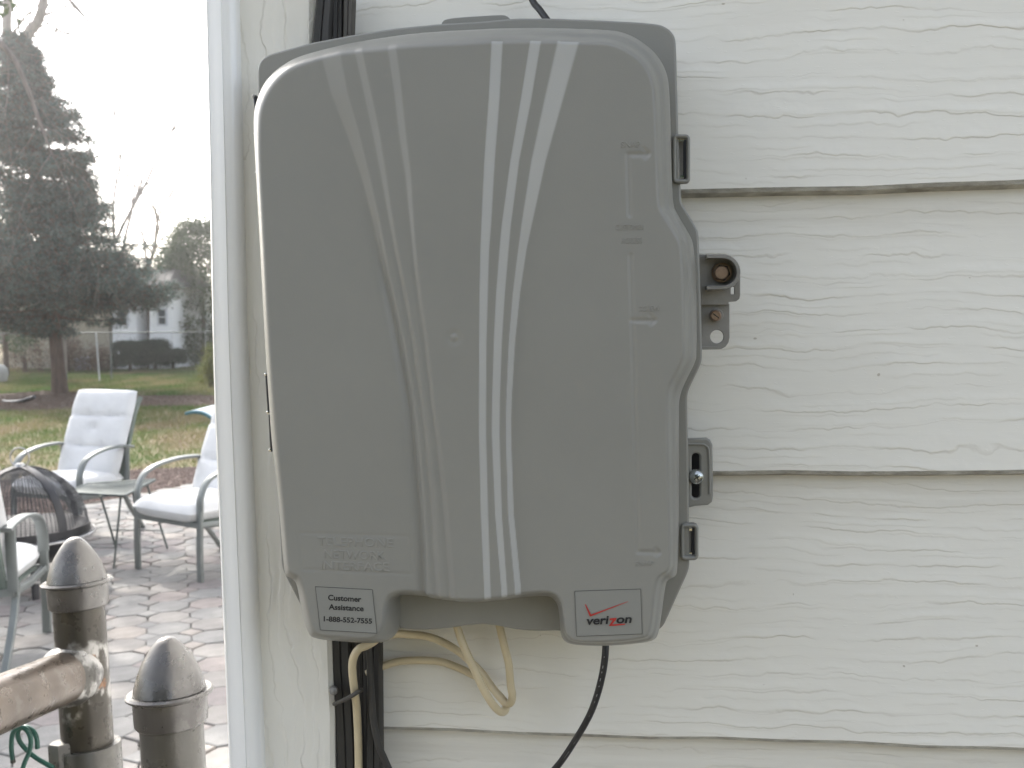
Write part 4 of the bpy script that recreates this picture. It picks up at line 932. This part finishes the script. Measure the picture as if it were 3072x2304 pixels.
# spruce: axis leans slightly left, outline follows the photograph's right side
TD = 20.0; tb_ = G(180, 1178); sc_ = TD/FPX
TD = float(pxof(tb_)[2])
zt = [1.15, 1.7, 2.3, 3.0, 3.7, 4.4, 5.2, 6.0, 6.8, 7.6]
tr_ax = lambda z: tb_+np.array([-.62*(max(z, 0)/6.9)**1.3, 0, z])
spr = thing('spruce_tree', tb_, 'tall blue-green spruce with brown trunk standing in the mulch', 'tree')
ax_pts = [tr_ax(z) for z in np.linspace(-.05, 7.1, 16)]
build(MB().tube(ax_pts, [.17, .135]+[.125*(1-k/17) for k in range(14)], 12), 'trunk', 'bark', spr)
def Lz(z):  # branch reach to the right, metres
    return np.interp(z, [.9, 1.35, 1.65, 2.1, 2.5, 3.0, 3.4, 4.0, 4.6, 5.2, 5.9, 6.4, 6.9, 7.2], [.4, .75, 1.9, 2.50, 2.50, 2.25, 1.85, 1.50, 1.40, 1.15, .85, .62, .36, .2])
mbr = MB(); cen = []
for k in range(520):
    z = 1.28+5.8*(random.random()**1.1)
    az = random.uniform(0, 2*math.pi)
    if math.cos(az) > -.2 and z < 1.85 and random.random() < .8: z += .8
    if math.cos(az) < -.3 and 3.0 < z < 5.4 and random.random() < .5: continue
    L = float(Lz(z))*random.uniform(.62, 1.05)
    if z < 1.35: L *= random.choice((.4, 1, .7))
    b0 = tr_ax(z); d = np.array([math.cos(az), math.sin(az), 0]); pts = []
    for u in np.linspace(0, 1, 6): pts.append(b0+d*L*u+np.array([0, 0, -.20*L*u+.16*L*u*u]))
    mbr.tube(pts, [.022*(1-.8*u) for u in np.linspace(0, 1, 6)], 5, False)
    m_ = int(16+22*L)
    for u in np.sqrt(np.random.uniform(.04 if z > 2 else .25, 1, m_)):
        i = min(int(u*5), 4); p = pts[i]+(pts[i+1]-pts[i])*(u*5-i); side = np.array([-d[1], d[0], 0])*random.gauss(0, .17*L*.6)
        cen.append(p+side+np.array([0, 0, -abs(random.gauss(0, .055))]))
build(mbr, 'branches', 'bark', spr, smooth=0)
cen = np.array(cen)
fast_tris('crown', sprigs(cen, 10, .05, .080, .17, .3), ['spruce_needles', 'spruce_needles', 'spruce_needles', 'brown_twigs'], spr)
def bare_tree(name, base, top, r, label, seed, depth=6, spread=.55, n0=3, m='pale_bark', limbs=None):
    rd_ = random.Random(seed); th = thing(name, base, label, 'tree'); mt, mbb = MB(), MB()
    def grow(p, d, L, r_, lev):
        pts = [p]; q = p; dd = d
        for k in range(4):
            dd = dd+np.array([rd_.gauss(0, .10), rd_.gauss(0, .10), rd_.gauss(0, .06)+.02]); dd /= np.linalg.norm(dd); q = q+dd*L/4; pts.append(q)
        (mt if lev == 0 else mbb).tube(pts, [r_*(1-.09*k) for k in range(5)], 8 if lev < 2 else (5 if lev < 4 else 3), False)
        if lev >= depth: return
        for k in range(rd_.choice((2, 3, 3)) if lev else n0):
            nd = dd+np.array([rd_.gauss(0, spread), rd_.gauss(0, spread), rd_.gauss(0, spread*.5)]); nd /= np.linalg.norm(nd)
            s0 = pts[rd_.choice((2, 3, 4, 4))]
            grow(s0, nd, L*rd_.uniform(.6, .82), r_*rd_.uniform(.45, .66), lev+1)
    if limbs is None:
        d = top-base; L = np.linalg.norm(d); grow(base, d/L, L, r, 0)
    else:
        for pts, ra in limbs:
            mt.tube(spline(pts, 5), ra if not hasattr(ra, '__len__') else list(np.linspace(ra[0], ra[1], (len(pts)-1)*5+1)), 9, False)
            for i in range(1, len(pts)):
                for _ in range(3):
                    nd = (pts[i]-pts[i-1]); nd = nd/np.linalg.norm(nd)+np.array([rd_.gauss(0, .7), rd_.gauss(0, .7), rd_.gauss(0, .5)]); nd /= np.linalg.norm(nd)
                    grow(pts[i], nd, rd_.uniform(.7, 1.3), (ra[1] if hasattr(ra, '__len__') else ra)*.35, 2)
    build(mt, 'trunk', m, th, smooth=60); build(mbb, 'branches', m, th, smooth=0); return th
# big bare tree behind the spruce, trunk forking above it
bb = G(40, 1150); dB = float(pxof(bb)[2])
dd_ = dB
bare_tree('bare_tree', bb, None, .2, 'large bare tree behind the spruce, its pale forked limbs leaving the top left corner', 3, depth=6, limbs=[
    ([D(185, 1120, dd_), D(165, 700, dd_), D(60, 380, dd_), D(22, 120, dd_), D(28, -120, dd_), D(10, -500, dd_)], (.13, .09)),
    ([D(50, 360, dd_), D(75, 130, dd_), D(118, 55, dd_), D(140, -60, dd_), D(190, -400, dd_)], (.15, .07))])
bare_tree('bare_tree', G(400, 1108), G(400, 1108)+np.array([.1, 0, 3.6]), .085, 'slender bare tree behind the spruce, forking against the open sky', 11, depth=5, spread=.34, n0=3)
fb = G(420, 1080); 
bare_tree('bare_tree', fb, fb+np.array([.2, 0, 3.5]), .10, 'thin bare tree farthest back, between spruce and dark evergreen', 21, depth=5, spread=.42, n0=3)
# front bare branches crossing the spruce from the upper left
dL = 10.
lf = D(-500, 1500, dL); lf[2] = 0
bare_tree('bare_tree', lf, None, .2, 'bare tree outside the left edge whose pale branches cross in front of the spruce', 8, depth=5, limbs=[
    ([np.array([lf[0], lf[1], 0]), D(-480, 500, dL), D(-420, -100, dL), D(-380, -600, dL)], (.13, .07)),
    ([D(-450, 200, dL), D(-150, 40, dL), D(20, 150, dL), D(80, 260, dL), D(120, 370, dL), D(155, 460, dL)], (.04, .009)),
    ([D(-430, 0, dL), D(-100, -160, dL), D(110, -90, dL), D(235, 30, dL), D(300, 110, dL)], (.035, .006))])
bpy.context.view_layer.update()

def blob(name, base, rx, ry, h, label, cat, m, n=260, k=26, size=.09, z0=.1, group=None, shape='round', trunk='bark', width=.3):
    th = thing(name, base, label, cat, group); c = []
    for _ in range(n):
        if shape == 'box':
            p = np.array([random.uniform(-1, 1), random.uniform(-1, 1), random.random()]); f = random.choice((0, 1, 2))
            if f < 2: p[f] = math.copysign(random.uniform(.85, 1), p[f])
            else: p[2] = random.uniform(.9, 1)
            c.append(base+np.array([p[0]*rx, p[1]*ry, z0+p[2]*(h-z0)]))
        else:
            z = random.random(); rr = (math.sin(math.pi*(.12+.83*z))**.6 if shape == 'round' else (1-z)**.7+.12); a = random.uniform(0, 6.28); q = rr*random.uniform(.55, 1.08)
            c.append(base+np.array([math.cos(a)*rx*q, math.sin(a)*ry*q, z0+z*(h-z0)]))
    build(MB().tube([base, base+np.array([0, 0, h*.7])], [.05+.03*rx, .02], 8), 'trunk' if cat == 'tree' else 'stem', trunk, th)
    fast_tris('crown' if cat == 'tree' else 'foliage', sprigs(np.array(c), k, size*1.1, size, width), m, th)
    return th
e = D(612, 1050, 31.5); e[2] = 0
blob('evergreen_tree', e, 1.55, 1.4, 4.3, 'dense dark evergreen tree beyond the fence, next to the house corner', 'tree', 'cedar_leaves', n=900, k=30, size=.10)
e = D(20, 1120, 26.5); e[2] = 0
blob('evergreen_tree', e, 1.0, .9, 4.0, 'dull green evergreen seen low behind the spruce at the left edge', 'tree', 'cedar_leaves', n=260, k=24, size=.09, z0=.7)
e = D(150, 1120, 33); e[2] = 0
blob('evergreen_tree', e, .8, .8, 3.6, 'narrow green evergreen behind the spruce trunk', 'tree', 'cedar_leaves', n=160, k=24, size=.09, z0=1.6)
e = D(545, 1120, 31.5); e[2] = 0
blob('small_tree', e, .95, .9, 3.0, 'rusty-twigged small tree in front of the dark evergreen', 'tree', ['rust_twigs', 'brown_twigs', 'cedar_leaves'], n=100, k=14, size=.12, z0=1.7, width=.08)
q = np.array([-8.7, 11.0, 0.])
blob('shade_tree', q, 1.9, 1.9, 8.6, 'evergreen outside the upper left corner whose crown shades the patio', 'tree', 'cedar_leaves', n=230, k=22, size=.12, z0=5.2)
# hedges by the neighbour's house
for (xa, xb, yt, yb_, lab, dep) in ((352, 430, 1024, 1108, 'largest dark clipped shrub before the white house, notched underneath', 28.2), (432, 500, 1020, 1098, 'square dark clipped shrub right of the largest one', 28.9), (494, 545, 1048, 1090, 'low dark clipped shrub at the corner of the white house', 29.5), (520, 572, 1000, 1040, 'dark clipped shrub behind, beside the white rail fence', 33)):
    a, b = D(xa, yb_, dep), D(xb, yb_, dep); c = (a+b)/2; hgt = D(xa, yt, dep)[2]; c[2] = 0
    blob('clipped_shrub', c, abs(b[0]-a[0])/2-.07, .45, hgt-.07, lab, 'shrub', 'hedge_leaves', n=330, k=44, size=.042, z0=.22 if xa < 500 else .05, group='dark clipped shrubs by the neighbouring house', shape='box')
for (x, yb_, dep, rx, h_, lab) in ((632, 1040, 22, .17, .85, 'taller yellow-green shrub at the house corner, with bare stems'), (625, 1085, 23, .24, .42, 'middle yellow-green shrub beside the house corner'), (640, 1120, 22, .20, .42, 'lowest yellow-green shrub beside the house corner')):
    c = G(x, yb_ if yb_ > 1060 else 1085); c = D(x, 1100, dep); c[2] = 0
    blob('yellow_shrub', c, rx, rx, h_, lab, 'shrub', 'yellow_leaves', n=50, k=22, size=.05, z0=.25 if h_ > .6 else .02, group='yellow-green shrubs by the corner')
for (x, dep, rx, h_, lab) in ((75, 28, .8, .8, 'brown leafless bush by the beige wall, left of the spruce trunk'), (205, 28.4, .35, .85, 'reddish bush by the beige wall just right of the spruce trunk'), (300, 28.4, .40, .6, 'low dark bush by the beige wall left of the white wing')):
    c = D(x, 1100, dep); c[2] = 0
    blob('bare_bush', c, rx, .4, h_, lab, 'shrub', ['brown_twigs', 'rust_twigs'], n=70, k=26, size=.11, z0=.02, width=.09, group='brown bushes along the beige wall')

# chain-link fence
f0, f1 = D(-420, 1140, 24.8), D(760, 1140, 24.8); f0[2] = f1[2] = 0
fen = thing('chain_link_fence', (f0+f1)/2, 'galvanised chain-link fence crossing behind the spruce', 'fence')
up = np.array([0, 0, 1.14]); build(MB().tube([f0+up, f1+up], .015, 8), 'top_rail', 'galv_wire', fen)
for x in (-250, 200, 335, 620):
    p = f0+(f1-f0)*((x+420)/1180); build(MB().tube([p, p+up], .02, 8), 'fence_post', 'galv_wire', fen)
mb = MB(); Lf = np.linalg.norm(f1-f0); hv = (f1-f0)/Lf; s_ = .075
for k in range(-16, int(Lf/s_)):
    for sg in (1, -1):
        a = k*s_ if sg == 1 else (k+15)*s_; a0_, z0_ = a, 0.; a1_, z1_ = a+sg*1.12, 1.12
        if min(a0_, a1_) < 0 or max(a0_, a1_) > Lf: continue
        mb.tube([f0+hv*a0_, f0+hv*a1_+np.array([0, 0, z1_])], .0016, 3, False)
build(mb, 'wire_mesh', 'galv_wire', fen, smooth=0, kind='stuff')
a, b = D(288, 1000, 23.9), G(299, 1146); build(MB().tube([a, b], .018, 8), 'garden_stake', 'white_wood', label='pale leaning stake in front of the chain-link fence', cat='stake')

# neighbour's house
nh = D(330, 1110, 30); nh[2] = 0
hs = thing('neighbour_house', nh, 'white and beige neighbouring house behind the spruce and fence', 'house')
def wallbox(x0, x1, y0, y1, d0, d1, m, name, par=hs, zlo=None):
    a, b = D(x0, y0, d0), D(x1, y1, d0); mb = MB(); mb.box((a[0], a[1], b[2] if zlo is None else zlo), (b[0], a[1]+(d1-d0), a[2])); return build(mb, name, m, par, smooth=0)
wallbox(20, 337, 868, 1110, 30.0, 32.5, 'beige_wall', 'wall', zlo=0)
wallbox(337, 412, 860, 1110, 29.6, 32.5, 'clapboard', 'wall', zlo=0)
wallbox(412, 448, 870, 1110, 30.2, 32.5, 'brown_wall', 'wall', zlo=0)
wallbox(448, 517, 860, 1110, 29.6, 32.5, 'clapboard', 'wall', zlo=0)
for k in range(26):
    y = 868+k*9.2
    for x0_, x1_ in ((337, 412), (448, 517)): wallbox(x0_+.5, x1_-.5, y, y+8.3, 29.57, 29.6, 'clapboard', 'clapboard')
def win(x0, x1, y0, y1, d=29.5):
    a, b = D(x0, y0, d), D(x1, y1, d); mb = MB(); t_ = .06
    mb.box((a[0]-t_, a[1], b[2]-t_), (b[0]+t_, a[1]+.06, a[2]+t_)); w_ = build(mb, 'window', 'white_wood', hs, smooth=0)
    mb = MB(); mb.box((a[0], a[1]-.01, b[2]), (b[0], a[1]+.0, a[2])); build(mb, 'pane', 'glass_dark', w_, smooth=0)
    mb = MB(); z = (a[2]+b[2])/2; mb.box((a[0], a[1]-.03, z-.015), (b[0], a[1]-.012, z+.015)); build(mb, 'sash_bar', 'white_wood', w_, smooth=0)
win(353, 380, 930, 975); win(476, 496, 930, 972); win(417, 427, 935, 965, 30.1); win(225, 290, 900, 940, 29.9)
a, b = D(10, 862, 29), D(522, 860, 29); mb = MB(); z = a[2]
mb.add([(a[0], a[1], z), (b[0], a[1], z), (b[0], a[1]+3.6, z), (a[0], a[1]+3.6, z), (a[0]+.5, a[1]+1.8, z+.55), (b[0]-.5, a[1]+1.8, z+.55)], [(3, 2, 1, 0), (0, 1, 5, 4), (1, 2, 5), (2, 3, 4, 5), (3, 0, 4)]); build(mb, 'roof', 'roof_shingle', hs, smooth=0)
for x0_, x1_, y0_, lab in ((222, 240, 1072, 'darker small bin against the beige wall'), (242, 257, 1070, 'lighter small bin against the beige wall')):
    a, b = D(x0_, y0_, 28.8), D(x1_, 1108, 28.8); c = thing('bin', ((a[0]+b[0])/2, a[1], 0), lab, 'bin')
    mb = MB(); mb.box((a[0], a[1], 0), (b[0], a[1]+.3, a[2]-.04)); build(mb, 'body', 'bin_grey', c); mb = MB(); mb.box((a[0]-.01, a[1]-.02, a[2]-.04), (b[0]+.01, a[1]+.32, a[2])); build(mb, 'bin_lid', 'white_wood', c)
# white rail fence at the far right of the garden
wf = thing('rail_fence', (D(590, 1035, 32)[0], D(590, 1035, 32)[1], 0), 'white post-and-rail fence before the dark evergreen', 'fence')
for y in (995, 1012, 1028):
    a, b = D(562, y, 32), D(640, y+1, 32); mb = MB(); mb.box((a[0], a[1], a[2]-.05), (b[0], a[1]+.04, a[2]+.05)); build(mb, 'rail', 'white_wood', wf)
for x in (563, 612, 640):
    a = D(x, 990, 32); mb = MB(); mb.box((a[0]-.05, a[1]-.05, 0), (a[0]+.05, a[1], a[2])); build(mb, 'fence_post', 'white_wood', wf)
# far trees closing the horizon
P = []
for k in range(520):
    x = random.uniform(-500, 760); dep = random.uniform(60, 72); q = D(x, 944, dep); q[2] = random.uniform(0, 2.6+1.5*math.sin(x*.013)+1.2*math.sin(x*.037)); P.append(q)
fast_tris('distant_trees', sprigs(np.array(P), 26, .55, .5, .3), ['cedar_leaves', 'brown_twigs'], kind='stuff')
# unseen foliage row added behind the camera to block low sky light
P = []
for k in range(420):
    x = random.uniform(-6.5, 3.5); P.append((x, -11+random.uniform(-.9, .9)+.02*x*x*.3, random.uniform(0, 1)*(6.0+1.2*math.sin(x*.5)+.8*math.sin(x*1.3))))
fast_tris('tree_row', sprigs(np.array(P), 30, .4, .42, .3), ['cedar_leaves', 'hedge_leaves'], kind='stuff')
# black drain hose lying in the mulch, pale boulder at the left edge
build(MB().tube(spline([G(12, 1204), G(30, 1206), G(60, 1204, .03), G(88, 1196, .08), G(104, 1190, .12)], 6), .035, 10), 'garden_hose', 'fire_black', label='thick black hose lying at the edge of the mulch', cat='hose')
q = D(0, 1075, 24); q[2] = .0
v = []; f = []; n = 14
mb = MB(); mb.lathe([(0, .0), (.13, .05), (.17, .2), (.15, .34), (.08, .42), (0, .44)], q, n=12); build(mb, 'boulder', 'rock', label='pale grey boulder at the left edge near the fence', cat='boulder')

# even scattering volume added to imitate the sun's glare in the lens
hz = bpy.data.materials.new('haze_air'); hz.use_nodes = True; t = hz.node_tree; t.nodes.clear()
pv = t.nodes.new('ShaderNodeVolumePrincipled'); pv.inputs['Color'].default_value = (1, 1, 1, 1); pv.inputs['Density'].default_value = .0025; pv.inputs['Anisotropy'].default_value = .87
om = t.nodes.new('ShaderNodeOutputMaterial'); t.links.new(pv.outputs[0], om.inputs['Volume'])
MATS['haze_air'] = hz
mb = MB(); mb.box((-95, -45, -1.05), (65, 115, 9.5)); build(mb, 'haze', 'haze_air', smooth=0, kind='stuff')
